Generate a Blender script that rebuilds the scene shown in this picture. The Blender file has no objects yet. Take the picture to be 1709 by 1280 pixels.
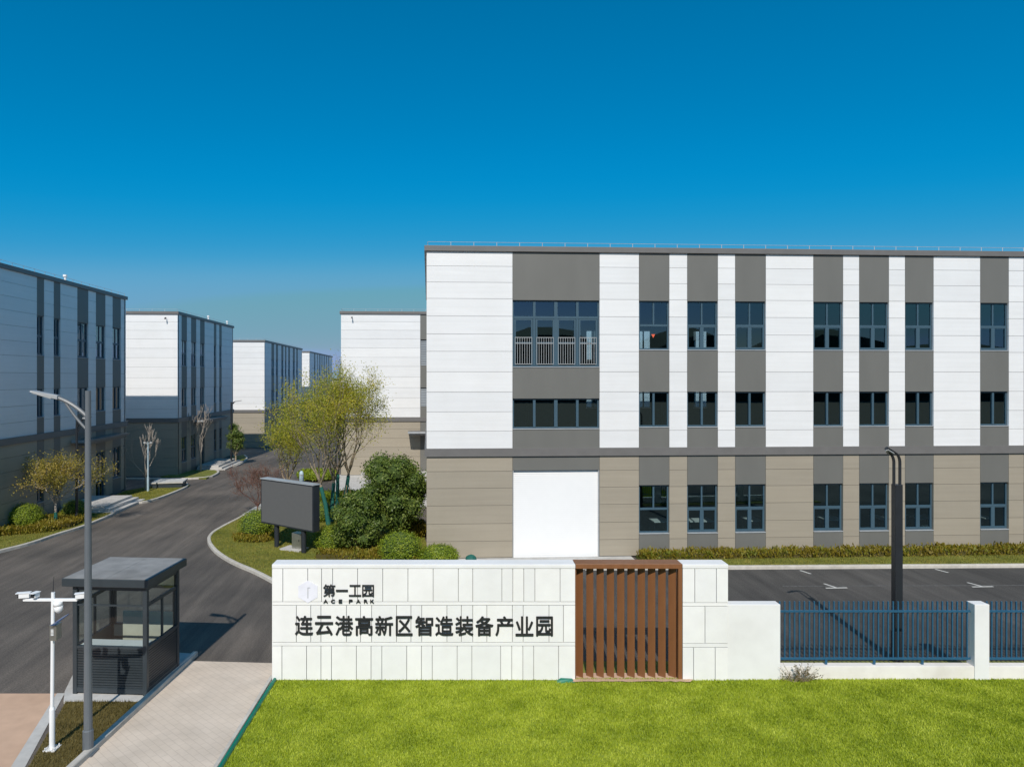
import bpy, bmesh, math, random
import numpy as np
from mathutils import Vector, Matrix
R = math.radians
random.seed(7); rng = np.random.default_rng(7)
S = bpy.context.scene
C = S.collection

# ---------------------------------------------------------------- camera, sky, sun
CAM_H, F, CX, HY, YAW = 8.0, 1139.0, 775.0, 630.0, R(3.0159)
cd = bpy.data.cameras.new('camera'); cam = bpy.data.objects.new('camera', cd); C.objects.link(cam)
cam.location = (0, 0, CAM_H); cam.rotation_euler = (R(90), 0, -YAW)
cd.sensor_width = 36; cd.lens = F/1709*36; cd.shift_x = (854.5-CX)/1709; cd.shift_y = -(640-HY)/1709
cd.clip_start = 0.1; cd.clip_end = 6000
S.camera = cam
SUN_EL, SUN_AZ = R(42), R(7)
w = bpy.data.worlds.new('World'); S.world = w; w.use_nodes = True
nt = w.node_tree; bg = nt.nodes['Background']
sky = nt.nodes.new('ShaderNodeTexSky'); sky.sky_type = 'NISHITA'; sky.sun_disc = False
sky.sun_elevation = SUN_EL; sky.sun_rotation = math.pi + SUN_AZ
sky.altitude = 0; sky.air_density = .8; sky.dust_density = .5; sky.ozone_density = 5
dn = nt.nodes.new('ShaderNodeVectorMath'); dn.operation = 'SCALE'; dn.inputs[3].default_value = .1
cv = nt.nodes.new('ShaderNodeRGBCurve')
cv.mapping.use_clip = False
for ci, pts in enumerate((((0, 0), (.11, 0), (.152, .002), (.2, .03), (.27, .127), (.463, .21), (.52, .25), (.95, .85), (4, 4)),
                          ((0, 0), (.143, .162), (.196, .21), (.28, .278), (.36, .322), (.466, .376), (.673, .37), (.72, .39), (1.05, .9), (4, 4)),
                          ((0, 0), (.298, .392), (.394, .495), (.531, .604), (.641, .612), (.75, .57), (.772, .49), (.82, .48), (.9, .58), (1.15, .95), (4, 4)))):
    c = cv.mapping.curves[ci].points
    c[0].location = pts[0]; c[1].location = pts[-1]
    for p in pts[1:-1]: c.new(*p)
    for q in c: q.handle_type = 'AUTO_CLAMPED'
cv.mapping.update()
up_ = nt.nodes.new('ShaderNodeVectorMath'); up_.operation = 'SCALE'; up_.inputs[3].default_value = 10
nt.links.new(sky.outputs[0], dn.inputs[0]); nt.links.new(dn.outputs[0], cv.inputs['Color']); nt.links.new(cv.outputs[0], up_.inputs[0])
nt.links.new(up_.outputs[0], bg.inputs[0]); bg.inputs[1].default_value = .1
sd = bpy.data.lights.new('sun', 'SUN'); sd.energy = 4.3; sd.angle = R(0.5); sd.color = (1, .93, .835)
sun = bpy.data.objects.new('sun', sd); C.objects.link(sun)
tr = Vector((math.sin(SUN_AZ)*math.cos(SUN_EL), math.cos(SUN_AZ)*math.cos(SUN_EL), -math.sin(SUN_EL)))
sun.rotation_euler = tr.to_track_quat('-Z', 'Y').to_euler()
S.view_settings.view_transform = 'Standard'; S.view_settings.look = 'None'
S.view_settings.exposure = 0.0; S.view_settings.gamma = 1
S.cycles.max_bounces = 8; S.cycles.transparent_max_bounces = 12
S.cycles.use_denoising = True

# ---------------------------------------------------------------- measuring the plan
cs, sn = math.cos(YAW), math.sin(YAW)
def zg(y):                                   # the estate falls away gently to the north
    return 0.0 if y < 50 else (-0.025*(y-50) if y < 92 else -1.05)
def Gz(px, py, z):
    d = (CAM_H-z)*F/(py-HY); u = (px-CX)/F
    return d*(sn+u*cs), d*(cs-u*sn)
def G(px, py):
    z = 0
    for _ in range(8):
        x, y = Gz(px, py, z); z = zg(y)
    return x, y
def X_on(px, Y):
    u = (px-CX)/F; return Y*(sn+u*cs)/(cs-u*sn)
def Y_on(px, X):
    u = (px-CX)/F; return X*(cs-u*sn)/(sn+u*cs)
def P(*l): return [G(a, b) for a, b in l]

# ---------------------------------------------------------------- materials
def mat(name, col, rough=.6, var=.08, scale=3.0, bump=0.0, bscale=40, metal=0.0, stretch=(1, 1, 1), spec=.5, coat=0, dirt=0.0, tone=0.0):
    m = bpy.data.materials.new(name); m.use_nodes = True; n = m.node_tree; L = n.links
    b = n.nodes['Principled BSDF']
    b.inputs['Roughness'].default_value = rough; b.inputs['Metallic'].default_value = metal
    b.inputs['Specular IOR Level'].default_value = spec
    if coat: b.inputs['Coat Weight'].default_value = coat
    tc = n.nodes.new('ShaderNodeTexCoord'); mp = n.nodes.new('ShaderNodeMapping')
    mp.inputs['Scale'].default_value = stretch
    L.new(tc.outputs['Object'], mp.inputs[0])
    nz = n.nodes.new('ShaderNodeTexNoise'); nz.inputs['Scale'].default_value = scale; nz.inputs['Detail'].default_value = 5
    L.new(mp.outputs[0], nz.inputs['Vector'])
    cr = n.nodes.new('ShaderNodeValToRGB')
    cr.color_ramp.elements[0].position = .3; cr.color_ramp.elements[1].position = .7
    cr.color_ramp.elements[0].color = (*[max(0, c*(1-var)) for c in col], 1)
    cr.color_ramp.elements[1].color = (*[min(1, c*(1+var)) for c in col], 1)
    L.new(nz.outputs[0], cr.inputs[0]); out = cr.outputs[0]
    if dirt:
        n2 = n.nodes.new('ShaderNodeTexNoise'); n2.inputs['Scale'].default_value = .45; n2.inputs['Detail'].default_value = 7
        n2.inputs['Roughness'].default_value = .65
        L.new(tc.outputs['Object'], n2.inputs['Vector'])
        r2 = n.nodes.new('ShaderNodeValToRGB'); r2.color_ramp.elements[0].position = .42; r2.color_ramp.elements[1].position = .72
        r2.color_ramp.elements[0].color = (1, 1, 1, 1); r2.color_ramp.elements[1].color = (1-dirt, 1-dirt*1.1, 1-dirt*1.25, 1)
        L.new(n2.outputs[0], r2.inputs[0])
        mx = n.nodes.new('ShaderNodeMix'); mx.data_type = 'RGBA'; mx.blend_type = 'MULTIPLY'; mx.inputs[0].default_value = 1
        L.new(out, mx.inputs[6]); L.new(r2.outputs[0], mx.inputs[7]); out = mx.outputs[2]
    if tone:                                  # each panel is a slightly different batch
        at = n.nodes.new('ShaderNodeAttribute'); at.attribute_name = 'tone'
        r4 = n.nodes.new('ShaderNodeValToRGB')
        r4.color_ramp.elements[0].color = (1-tone, 1-tone*.9, 1-tone*.75, 1); r4.color_ramp.elements[1].color = (1, 1, 1, 1)
        L.new(at.outputs['Fac'], r4.inputs[0])
        mx = n.nodes.new('ShaderNodeMix'); mx.data_type = 'RGBA'; mx.blend_type = 'MULTIPLY'; mx.inputs[0].default_value = 1
        L.new(out, mx.inputs[6]); L.new(r4.outputs[0], mx.inputs[7]); out = mx.outputs[2]
    L.new(out, b.inputs['Base Color'])
    if bump:
        nb = n.nodes.new('ShaderNodeTexNoise'); nb.inputs['Scale'].default_value = bscale; nb.inputs['Detail'].default_value = 3
        L.new(mp.outputs[0], nb.inputs['Vector'])
        bp = n.nodes.new('ShaderNodeBump'); bp.inputs['Strength'].default_value = bump; bp.inputs['Distance'].default_value = .02
        L.new(nb.outputs[0], bp.inputs['Height']); L.new(bp.outputs[0], b.inputs['Normal'])
    return m

def glass(name, tint, refl=1.0, wave=0.0, rc=(.9, .97, 1)):
    m = bpy.data.materials.new(name); m.use_nodes = True; n = m.node_tree; L = n.links
    n.nodes.remove(n.nodes['Principled BSDF'])
    t = n.nodes.new('ShaderNodeBsdfTransparent'); t.inputs[0].default_value = (*tint, 1)
    g = n.nodes.new('ShaderNodeBsdfGlossy'); g.inputs['Roughness'].default_value = .01; g.inputs[0].default_value = (*rc, 1)
    f = n.nodes.new('ShaderNodeFresnel'); f.inputs[0].default_value = 1.5
    ge = n.nodes.new('ShaderNodeNewGeometry'); io = n.nodes.new('ShaderNodeMath'); io.operation = 'MULTIPLY_ADD'
    io.inputs[1].default_value = 1/1.5-1.5; io.inputs[2].default_value = 1.5
    L.new(ge.outputs['Backfacing'], io.inputs[0]); L.new(io.outputs[0], f.inputs[0])
    mu = n.nodes.new('ShaderNodeMath'); mu.operation = 'MULTIPLY'; mu.inputs[1].default_value = refl; mu.use_clamp = True
    x = n.nodes.new('ShaderNodeMixShader')
    if wave:
        tc = n.nodes.new('ShaderNodeTexCoord'); nz = n.nodes.new('ShaderNodeTexNoise'); nz.inputs['Scale'].default_value = .9
        L.new(tc.outputs['Object'], nz.inputs['Vector'])
        bp = n.nodes.new('ShaderNodeBump'); bp.inputs['Strength'].default_value = wave; bp.inputs['Distance'].default_value = .03
        L.new(nz.outputs[0], bp.inputs['Height']); L.new(bp.outputs[0], g.inputs['Normal'])
    L.new(f.outputs[0], mu.inputs[0]); L.new(mu.outputs[0], x.inputs[0]); L.new(t.outputs[0], x.inputs[1]); L.new(g.outputs[0], x.inputs[2])
    L.new(x.outputs[0], n.nodes['Material Output'].inputs[0])
    return m

def leafmat(name, cols, trans=.35, rough=.55, clump=1.2, amp=1.6):
    m = bpy.data.materials.new(name); m.use_nodes = True; n = m.node_tree; L = n.links
    b = n.nodes['Principled BSDF']; b.inputs['Roughness'].default_value = rough; b.inputs['Specular IOR Level'].default_value = .35
    at = n.nodes.new('ShaderNodeAttribute'); at.attribute_name = 'rnd'
    geo = n.nodes.new('ShaderNodeNewGeometry')
    nz = n.nodes.new('ShaderNodeTexNoise'); nz.inputs['Scale'].default_value = clump; nz.inputs['Detail'].default_value = 3
    L.new(geo.outputs['Position'], nz.inputs['Vector'])
    ad = n.nodes.new('ShaderNodeMath'); ad.operation = 'MULTIPLY_ADD'; ad.inputs[1].default_value = amp; ad.inputs[2].default_value = .25-amp/2
    L.new(nz.outputs[0], ad.inputs[0])
    s2 = n.nodes.new('ShaderNodeMath'); s2.operation = 'MULTIPLY_ADD'; s2.inputs[1].default_value = .55
    L.new(at.outputs['Fac'], s2.inputs[0]); L.new(ad.outputs[0], s2.inputs[2])
    cr = n.nodes.new('ShaderNodeValToRGB'); e = cr.color_ramp.elements
    e[0].position = .12; e[1].position = .9
    e[0].color = (*cols[0], 1); e[1].color = (*cols[-1], 1)
    for i, c in enumerate(cols[1:-1]):
        k = e.new(.12+.78*(i+1)/(len(cols)-1)); k.color = (*c, 1)
    L.new(s2.outputs[0], cr.inputs[0]); L.new(cr.outputs[0], b.inputs['Base Color'])
    t = n.nodes.new('ShaderNodeBsdfTranslucent'); L.new(cr.outputs[0], t.inputs[0])
    x = n.nodes.new('ShaderNodeMixShader'); x.inputs[0].default_value = trans
    L.new(b.outputs[0], x.inputs[1]); L.new(t.outputs[0], x.inputs[2]); L.new(x.outputs[0], n.nodes['Material Output'].inputs[0])
    return m

M = {}
M['white'] = mat('white_panel', (.8, .805, .81), .3, .03, 1.0, stretch=(.25, .25, 7), spec=1.0, dirt=.05, tone=.06)
M['joint'] = mat('panel_joint', (.13, .132, .135), .8)
M['dark'] = mat('grey_cladding', (.145, .145, .135), .45, .05, 1.2, stretch=(1, 1, .3))
M['cap'] = mat('roof_flashing', (.15, .145, .142), .4, .06, 2)
M['taupe'] = mat('taupe_panel', (.345, .305, .242), .45, .045, 1.0, stretch=(.25, .25, 6), dirt=.05, tone=.09)
M['frame'] = mat('window_frame', (.052, .098, .135), .35, .05, 2)
M['slat'] = mat('louver_slat', (.13, .165, .2), .5)
M['sill'] = mat('window_sill', (.35, .37, .39), .4)
M['glass'] = glass('window_glass', (.55, .68, .74), 3.4, 0, (.6, .92, 1))
M['glassw'] = glass('window_glass_wavy', (.3, .36, .4), 3.0, .6)
M['boothglass'] = glass('booth_glass', (.72, .78, .78), 1.3)
M['shutter'] = mat('shutter_white', (.78, .785, .79), .4, .01)
M['floor'] = mat('interior_floor', (.16, .155, .15), .7, .1)
M['inner'] = mat('interior_wall', (.06, .06, .065), .8)
M['galv'] = mat('galvanised', (.6, .62, .63), .45, .1, 8, metal=.3)
M['asphalt'] = mat('asphalt', (.118, .104, .09), .85, .38, 26, .5, 160)
M['kerb'] = mat('kerb_stone', (.52, .49, .44), .8, .12, 5, .2, 60, dirt=.15)
M['concrete'] = mat('concrete', (.5, .49, .47), .85, .1, 4, .2, 60, dirt=.18)
M['stucco'] = mat('white_stone', (.83, .825, .812), .6, .025, 2.5, .1, 80, dirt=.08, tone=.07)
M['render'] = mat('plinth_render', (.78, .75, .71), .75, .04, 2.5, .15, 60, dirt=.2)
M['groove'] = mat('stone_joint', (.3, .3, .29), .9)
M['brown'] = mat('brown_metal', (.215, .09, .036), .45, .1, 2.5, stretch=(3, 3, .5))
M['letter'] = mat('black_letter', (.02, .021, .023), .45)
M['emblem'] = mat('emblem_lilac', (.77, .77, .85), .4)
M['blue'] = mat('fence_blue', (.02, .095, .175), .4, .08, 5)
M['lampdark'] = mat('lamp_black', (.018, .021, .026), .4, .1, 4)
M['lampgrey'] = mat('lamp_grey', (.125, .14, .155), .4, .06, 3)
M['lamphead'] = mat('lamp_head', (.3, .31, .32), .4, .06, 4)
M['rail'] = mat('rail_grey', (.36, .38, .39), .45, .06, 6)
M['lens'] = mat('lamp_lens', (.35, .36, .36), .3)
M['polewhite'] = mat('pole_white', (.82, .83, .84), .35, .02)
M['booth'] = mat('booth_grey', (.035, .045, .053), .4, .08, 4)
M['boothroof'] = mat('booth_roof', (.25, .245, .235), .6, .16, 3, dirt=.25)
M['cream'] = mat('booth_inner', (.62, .58, .48), .6)
M['steel'] = mat('stainless', (.42, .42, .38), .3, .1, 6, metal=.8)
M['screen'] = mat('led_face', (.108, .108, .108), .65, .03, 5, .05, 200)
M['screenbox'] = mat('led_case', (.022, .026, .033), .45)
M['bark'] = mat('bark', (.29, .235, .165), .9, .25, 14, .4, 30)
M['barkgrey'] = mat('bark_pale', (.33, .29, .25), .9, .2, 14, .3, 30)
M['barkred'] = mat('bark_red', (.17, .085, .07), .8, .25, 10)
M['wrap'] = mat('trunk_wrap_green', (.008, .105, .085), .7, .25, 20, .4, 40)
M['stake'] = mat('wood_stake', (.26, .18, .11), .9, .2, 9)
M['soil'] = mat('soil', (.16, .12, .08), .95, .25, 3, .5, 30)
M['benchtop'] = mat('pale_bench', (.78, .73, .64), .6)  # pale top of the slabs added to catch sun indoors
M['sand'] = mat('sand_paving', (.55, .37, .26), .9, .07, 2.5, .25, 60, dirt=.12)
M['teal'] = mat('plastic_teal', (.0, .16, .1), .5)
M['marking'] = mat('road_paint', (.52, .52, .5), .7, .1, 20)
M['red'] = mat('red_triangle', (.75, .12, .05), .5)
M['solar'] = mat('solar_cell', (.02, .05, .14), .2)
M['post'] = mat('pale_blue_post', (.38, .5, .58), .5)
M['lawn'] = mat('lawn_soil', (.15, .165, .022), .95, .3, 3, .6, 40, dirt=.3)
M['turf'] = mat('bright_turf', (.24, .3, .025), .95, .2, 5, .6, 40)
M['dry'] = mat('dry_turf', (.125, .098, .028), .95, .3, 5, .6, 40)
M['hill'] = mat('wooded_hill', (.03, .045, .025), .95, .5, .05)
M['blade'] = leafmat('grass_bright', [(.16, .23, .006), (.36, .44, .022), (.54, .6, .075)], .3, .6, 1.3, 1.25)
M['bladed'] = leafmat('grass_dry', [(.08, .07, .014), (.15, .115, .03), (.2, .16, .05)], .3, .7, 1.0)
M['bladel'] = leafmat('grass_mown', [(.15, .165, .02), (.26, .25, .04), (.34, .29, .07)], .3, .7, .7)
M['lf_yel'] = leafmat('leaf_yellow_green', [(.2, .25, .022), (.4, .41, .04), (.6, .5, .055)], .45, .5, .7)
M['lf_gold'] = leafmat('leaf_golden', [(.2, .19, .03), (.4, .33, .06), (.52, .37, .1)], .45, .5, .9)
M['lf_dark'] = leafmat('leaf_evergreen', [(.05, .085, .012), (.1, .155, .022), (.2, .24, .05)], .2, .5, 2.2)
M['lf_ball'] = leafmat('leaf_clipped', [(.12, .18, .012), (.22, .3, .02), (.33, .38, .035)], .3, .45, 3)
M['lf_hedge'] = leafmat('leaf_hedge', [(.17, .13, .012), (.26, .2, .018), (.17, .19, .018)], .3, .6, 1.4)
M['lf_red'] = leafmat('leaf_red', [(.16, .085, .06), (.22, .13, .085)], .3)
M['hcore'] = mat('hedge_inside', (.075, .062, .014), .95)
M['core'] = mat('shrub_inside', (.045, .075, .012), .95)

def asphalt_wear(m, rot):                    # two scales of wear, plus tyre-polished streaks along the road
    n = m.node_tree; L = n.links; b = n.nodes['Principled BSDF']
    src = b.inputs['Base Color'].links[0].from_socket
    tc = n.nodes.new('ShaderNodeTexCoord'); mp = n.nodes.new('ShaderNodeMapping'); mp.inputs['Scale'].default_value = (1.1, .09, 1)
    mp.inputs['Rotation'].default_value = (0, 0, R(rot))
    L.new(tc.outputs['Object'], mp.inputs[0])
    nz = n.nodes.new('ShaderNodeTexNoise'); nz.inputs['Scale'].default_value = 1.6; nz.inputs['Detail'].default_value = 8; nz.inputs['Roughness'].default_value = .7
    L.new(mp.outputs[0], nz.inputs['Vector'])
    r = n.nodes.new('ShaderNodeValToRGB'); r.color_ramp.elements[0].position = .3; r.color_ramp.elements[1].position = .75
    r.color_ramp.elements[0].color = (.5, .5, .51, 1); r.color_ramp.elements[1].color = (1.25, 1.24, 1.22, 1)
    L.new(nz.outputs[0], r.inputs[0])
    n3 = n.nodes.new('ShaderNodeTexNoise'); n3.inputs['Scale'].default_value = .18; n3.inputs['Detail'].default_value = 6
    L.new(tc.outputs['Object'], n3.inputs['Vector'])
    r3 = n.nodes.new('ShaderNodeValToRGB'); r3.color_ramp.elements[0].position = .35; r3.color_ramp.elements[1].position = .7
    r3.color_ramp.elements[0].color = (.72, .72, .73, 1); r3.color_ramp.elements[1].color = (1.5, 1.45, 1.42, 1)
    L.new(n3.outputs[0], r3.inputs[0])
    o = src
    for q in (r, r3):
        mx = n.nodes.new('ShaderNodeMix'); mx.data_type = 'RGBA'; mx.blend_type = 'MULTIPLY'; mx.inputs[0].default_value = 1; mx.clamp_result = False
        L.new(o, mx.inputs[6]); L.new(q.outputs[0], mx.inputs[7]); o = mx.outputs[2]
    L.new(o, b.inputs['Base Color'])
M['newasphalt'] = mat('asphalt_new', (.062, .06, .058), .8, .35, 26, .5, 160)
asphalt_wear(M['asphalt'], 8); asphalt_wear(M['newasphalt'], 84)

def paver():
    m = mat('pavers', (.62, .53, .44), .85, .1, 1.2, dirt=.12); n = m.node_tree; L = n.links; b = n.nodes['Principled BSDF']
    src = b.inputs['Base Color'].links[0].from_socket
    tc = n.nodes.new('ShaderNodeTexCoord'); mp = n.nodes.new('ShaderNodeMapping'); mp.inputs['Rotation'].default_value = (0, 0, R(45))
    L.new(tc.outputs['Object'], mp.inputs[0])
    br = n.nodes.new('ShaderNodeTexBrick'); br.inputs['Scale'].default_value = 1.6; br.inputs['Mortar Size'].default_value = .012
    br.inputs['Color1'].default_value = (1, 1, 1, 1); br.inputs['Color2'].default_value = (.965, .96, .955, 1); br.inputs['Mortar'].default_value = (.84, .83, .82, 1)
    L.new(mp.outputs[0], br.inputs['Vector'])
    mx = n.nodes.new('ShaderNodeMix'); mx.data_type = 'RGBA'; mx.blend_type = 'MULTIPLY'; mx.inputs[0].default_value = 1
    L.new(src, mx.inputs[6]); L.new(br.outputs[0], mx.inputs[7]); L.new(mx.outputs[2], b.inputs['Base Color'])
    return m
M['paver'] = paver()

# ---------------------------------------------------------------- mesh helpers
def link(name, me, mats, parent=None):
    o = bpy.data.objects.new(name, me); C.objects.link(o)
    for m in (mats if isinstance(mats, (list, tuple)) else [mats]): me.materials.append(m)
    if parent: o.parent = parent
    return o
class MB:
    def __init__(s): s.v = []; s.f = []; s.mi = []; s.m = 0
    def hexa(s, c):
        i = len(s.v); s.v += [tuple(p) for p in c]
        s.f += [[i+k for k in q] for q in ((0, 3, 2, 1), (4, 5, 6, 7), (0, 1, 5, 4), (1, 2, 6, 5), (2, 3, 7, 6), (3, 0, 4, 7))]
        s.mi += [s.m]*6
    def box(s, x0, x1, y0, y1, z0, z1, fn=None):
        c = [(x0, y0, z0), (x1, y0, z0), (x1, y1, z0), (x0, y1, z0), (x0, y0, z1), (x1, y0, z1), (x1, y1, z1), (x0, y1, z1)]
        s.hexa([fn(*p) for p in c] if fn else c); return s
    def obox(s, cx, cy, z0, z1, w, d, a):
        ca, sa = math.cos(a), math.sin(a)
        return s.box(-w/2, w/2, -d/2, d/2, z0, z1, lambda x, y, z: (cx+x*ca-y*sa, cy+x*sa+y*ca, z))
    def tube(s, pts, rad, n=8, cap=True, sq=False):
        pts = [Vector(p) for p in pts]
        if not isinstance(rad, (list, tuple)): rad = [rad]*len(pts)
        i0 = len(s.v); up = None
        for k, p in enumerate(pts):
            t = (pts[min(k+1, len(pts)-1)]-pts[max(k-1, 0)]).normalized()
            a = up if up is not None else (Vector((1, 0, 0)) if abs(t.x) < .9 else Vector((0, 1, 0)))
            a = (a-t*a.dot(t)).normalized(); up = a; b = t.cross(a)
            for j in range(n):
                q = 2*math.pi*(j+(.5 if sq else 0))/n
                s.v.append(tuple(p+(a*math.cos(q)+b*math.sin(q))*rad[k]))
        for k in range(len(pts)-1):
            for j in range(n):
                s.f.append([i0+k*n+j, i0+k*n+(j+1) % n, i0+(k+1)*n+(j+1) % n, i0+(k+1)*n+j]); s.mi.append(s.m)
        if cap:
            s.f.append([i0+j for j in reversed(range(n))]); s.f.append([i0+(len(pts)-1)*n+j for j in range(n)]); s.mi += [s.m]*2
        return s
    def prism(s, pts, z0, z1):
        i = len(s.v); n = len(pts)
        s.v += [(x, y, z0) for x, y in pts]+[(x, y, z1) for x, y in pts]
        s.f.append([i+k for k in reversed(range(n))]); s.f.append([i+n+k for k in range(n)])
        for k in range(n): s.f.append([i+k, i+(k+1) % n, i+n+(k+1) % n, i+n+k])
        s.mi += [s.m]*(n+2); return s
    def quad(s, a, b, c, d):
        i = len(s.v); s.v += [a, b, c, d]; s.f.append([i, i+1, i+2, i+3]); s.mi.append(s.m); return s
    def build(s, name, mats, parent=None, bevel=0, smooth=False, fix=True):
        me = bpy.data.meshes.new(name); me.from_pydata(s.v, [], s.f)
        o = link(name, me, mats, parent)
        if isinstance(mats, (list, tuple)) and len(mats) > 1: me.polygons.foreach_set('material_index', s.mi)
        if fix:
            bm = bmesh.new(); bm.from_mesh(me); bmesh.ops.recalc_face_normals(bm, faces=bm.faces); bm.to_mesh(me); bm.free()
        if 'cladding' in name and len(s.f) % 6 == 0:
            a = me.attributes.new('tone', 'FLOAT', 'FACE'); a.data.foreach_set('value', np.repeat(rng.random(len(s.f)//6), 6).astype(np.float32))
        if smooth: me.polygons.foreach_set('use_smooth', [True]*len(me.polygons))
        if bevel:
            bv = o.modifiers.new('edge', 'BEVEL'); bv.width = bevel; bv.segments = 2; bv.limit_method = 'ANGLE'; bv.angle_limit = R(40)
        me.update(); return o
def empty(name, loc=(0, 0, 0), rz=0):
    o = bpy.data.objects.new(name, None); C.objects.link(o); o.location = loc; o.rotation_euler = (0, 0, rz); o.empty_display_size = .3; return o
def tag(o, label, cat, group=None, kind=None):
    o['label'] = label; o['category'] = cat
    if group: o['group'] = group
    if kind: o['kind'] = kind
    return o
def struct(o, label=None, cat=None):
    o['kind'] = 'structure'
    if label: o['label'] = label
    if cat: o['category'] = cat
    return o
def sheet(name, pts, dz, m, label, thick=0.0, cat=None, bevel=0):
    bm = bmesh.new(); f = bm.faces.new([bm.verts.new((x, y, 0)) for x, y in pts])
    if f.normal.z < 0 or True:
        f.normal_update()
        if f.normal.z < 0: f.normal_flip()
    for yc in (50, 92):
        bmesh.ops.bisect_plane(bm, geom=bm.verts[:]+bm.edges[:]+bm.faces[:], plane_co=(0, yc, 0), plane_no=(0, 1, 0))
    if thick:
        r = bmesh.ops.extrude_face_region(bm, geom=bm.faces[:])
        top = [v for v in r['geom'] if isinstance(v, bmesh.types.BMVert)]
        for v in bm.verts: v.co.z = zg(v.co.y)+dz-thick
        for v in top: v.co.z += thick
    else:
        for v in bm.verts: v.co.z = zg(v.co.y)+dz
    bmesh.ops.triangulate(bm, faces=bm.faces[:]); bmesh.ops.recalc_face_normals(bm, faces=bm.faces)
    if not thick and bm.faces[:][0].normal.z < 0:
        bmesh.ops.reverse_faces(bm, faces=bm.faces[:])
    me = bpy.data.meshes.new(name); bm.to_mesh(me); bm.free()
    return struct(link(name, me, m), label, cat or name.replace('_', ' '))
def kerb(pts, label, wd=.14, ht=.13, closed=False, smooth=2):
    for _ in range(smooth):                  # Chaikin rounding
        q = [] if closed else [pts[0]]
        for a, b in zip(pts, pts[1:]+([pts[0]] if closed else [])):
            q += [(a[0]*.75+b[0]*.25, a[1]*.75+b[1]*.25), (a[0]*.25+b[0]*.75, a[1]*.25+b[1]*.75)]
        pts = q if closed else q+[pts[-1]]
    mb = MB(); n = len(pts); ring = []
    for i, p in enumerate(pts):
        a = Vector(pts[i-1] if (i or closed) else pts[i]); b = Vector(pts[(i+1) % n] if (i < n-1 or closed) else pts[i])
        t = (b-a).normalized(); nn = Vector((-t.y, t.x))*wd/2
        z = zg(p[1]); i0 = len(mb.v)
        for sx, zz in ((1, -.05), (1, ht-.02), (.8, ht), (-.8, ht), (-1, ht-.02), (-1, -.05)):
            mb.v.append((p[0]+nn.x*sx, p[1]+nn.y*sx, z+zz))
        ring.append(i0)
    for i in range(n if closed else n-1):
        a, b = ring[i], ring[(i+1) % n]
        for k in range(5): mb.f.append([a+k, b+k, b+k+1, a+k+1]); mb.mi.append(0)
    return struct(mb.build('kerb', M['kerb']), label, 'kerb')
def inside(x, y, poly):
    c = np.zeros(len(x), bool); j = len(poly)-1
    for i in range(len(poly)):
        xi, yi = poly[i]; xj, yj = poly[j]
        c ^= ((yi > y) != (yj > y)) & (x < (xj-xi)*(y-yi)/(yj-yi+1e-12)+xi); j = i
    return c
def flat_mesh(name, V, nper, m, parent=None, rnd=None):     # V: (n*nper, 3), faces of nper corners each
    n = len(V)//nper; me = bpy.data.meshes.new(name)
    me.vertices.add(len(V)); me.vertices.foreach_set('co', V.astype(np.float32).ravel())
    me.loops.add(n*nper); me.loops.foreach_set('vertex_index', np.arange(n*nper, dtype=np.int32))
    me.polygons.add(n); me.polygons.foreach_set('loop_start', np.arange(0, n*nper, nper, dtype=np.int32))
    me.update(calc_edges=True)
    a = me.attributes.new('rnd', 'FLOAT', 'FACE')
    a.data.foreach_set('value', (rng.random(n) if rnd is None else rnd).astype(np.float32))
    return link(name, me, m, parent)
def blades(name, poly, dens, h, wd, m, dz, label, cat='grass', lean=.6):
    xs = [p[0] for p in poly]; ys = [p[1] for p in poly]
    n = int((max(xs)-min(xs))*(max(ys)-min(ys))*dens)
    x = rng.uniform(min(xs), max(xs), n); y = rng.uniform(min(ys), max(ys), n)
    k = inside(x, y, poly); x = x[k]; y = y[k]; n = len(x)
    z = np.where(y < 50, 0, np.where(y < 92, -.025*(y-50), -1.05))+dz
    a = rng.uniform(0, 2*np.pi, n); hh = h*rng.uniform(.5, 1.25, n); b = rng.uniform(0, 2*np.pi, n); l = hh*lean*rng.random(n)*1.6
    V = np.zeros((n, 3, 3))
    V[:, 0] = np.stack([x-np.cos(a)*wd/2, y-np.sin(a)*wd/2, z], 1); V[:, 1] = np.stack([x+np.cos(a)*wd/2, y+np.sin(a)*wd/2, z], 1)
    V[:, 2] = np.stack([x+np.cos(b)*l, y+np.sin(b)*l, z+hh], 1)
    return tag(flat_mesh(name, V.reshape(-1, 3), 3, m), label, cat, kind='stuff')
def leaves(name, pts, size, m, parent, up=.3, aspect=.55, normals=None):
    n = len(pts)
    a = rng.normal(size=(n, 3)); a /= np.linalg.norm(a, axis=1)[:, None]
    nn = rng.normal(size=(n, 3)) if normals is None else normals+rng.normal(size=(n, 3))*.6
    nn[:, 2] += up; b = np.cross(nn, a); b /= np.linalg.norm(b, axis=1)[:, None]+1e-9
    s = size*rng.uniform(.6, 1.3, n)[:, None]
    a = np.cross(b, nn); a /= np.linalg.norm(a, axis=1)[:, None]+1e-9
    V = np.stack([pts-a*s/2, pts+b*s*aspect/2, pts+a*s/2, pts-b*s*aspect/2], 1)
    return flat_mesh(name, V.reshape(-1, 3), 4, m, parent)

# ---------------------------------------------------------------- ground, roads, pavements
BX = -20.9                                    # plane of the left row's road-side walls
g = sheet('ground', [(-2500, -900), (2500, -900), (2500, 3500), (-2500, 3500)], -.03, M['soil'], 'bare ground running out to the horizon')
sheet('road', [(-70, 9), (75, 9), (75, 190), (-70, 190)], 0, M['asphalt'], 'dark asphalt estate road and yard between the buildings')

sheet('car_park', [(4.6, 18.2), (75, 16.6), (75, 26.0), (4.6, 28.1)], .003, M['newasphalt'], 'darker fresh asphalt of the car park behind the fence', cat='car park')
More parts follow.
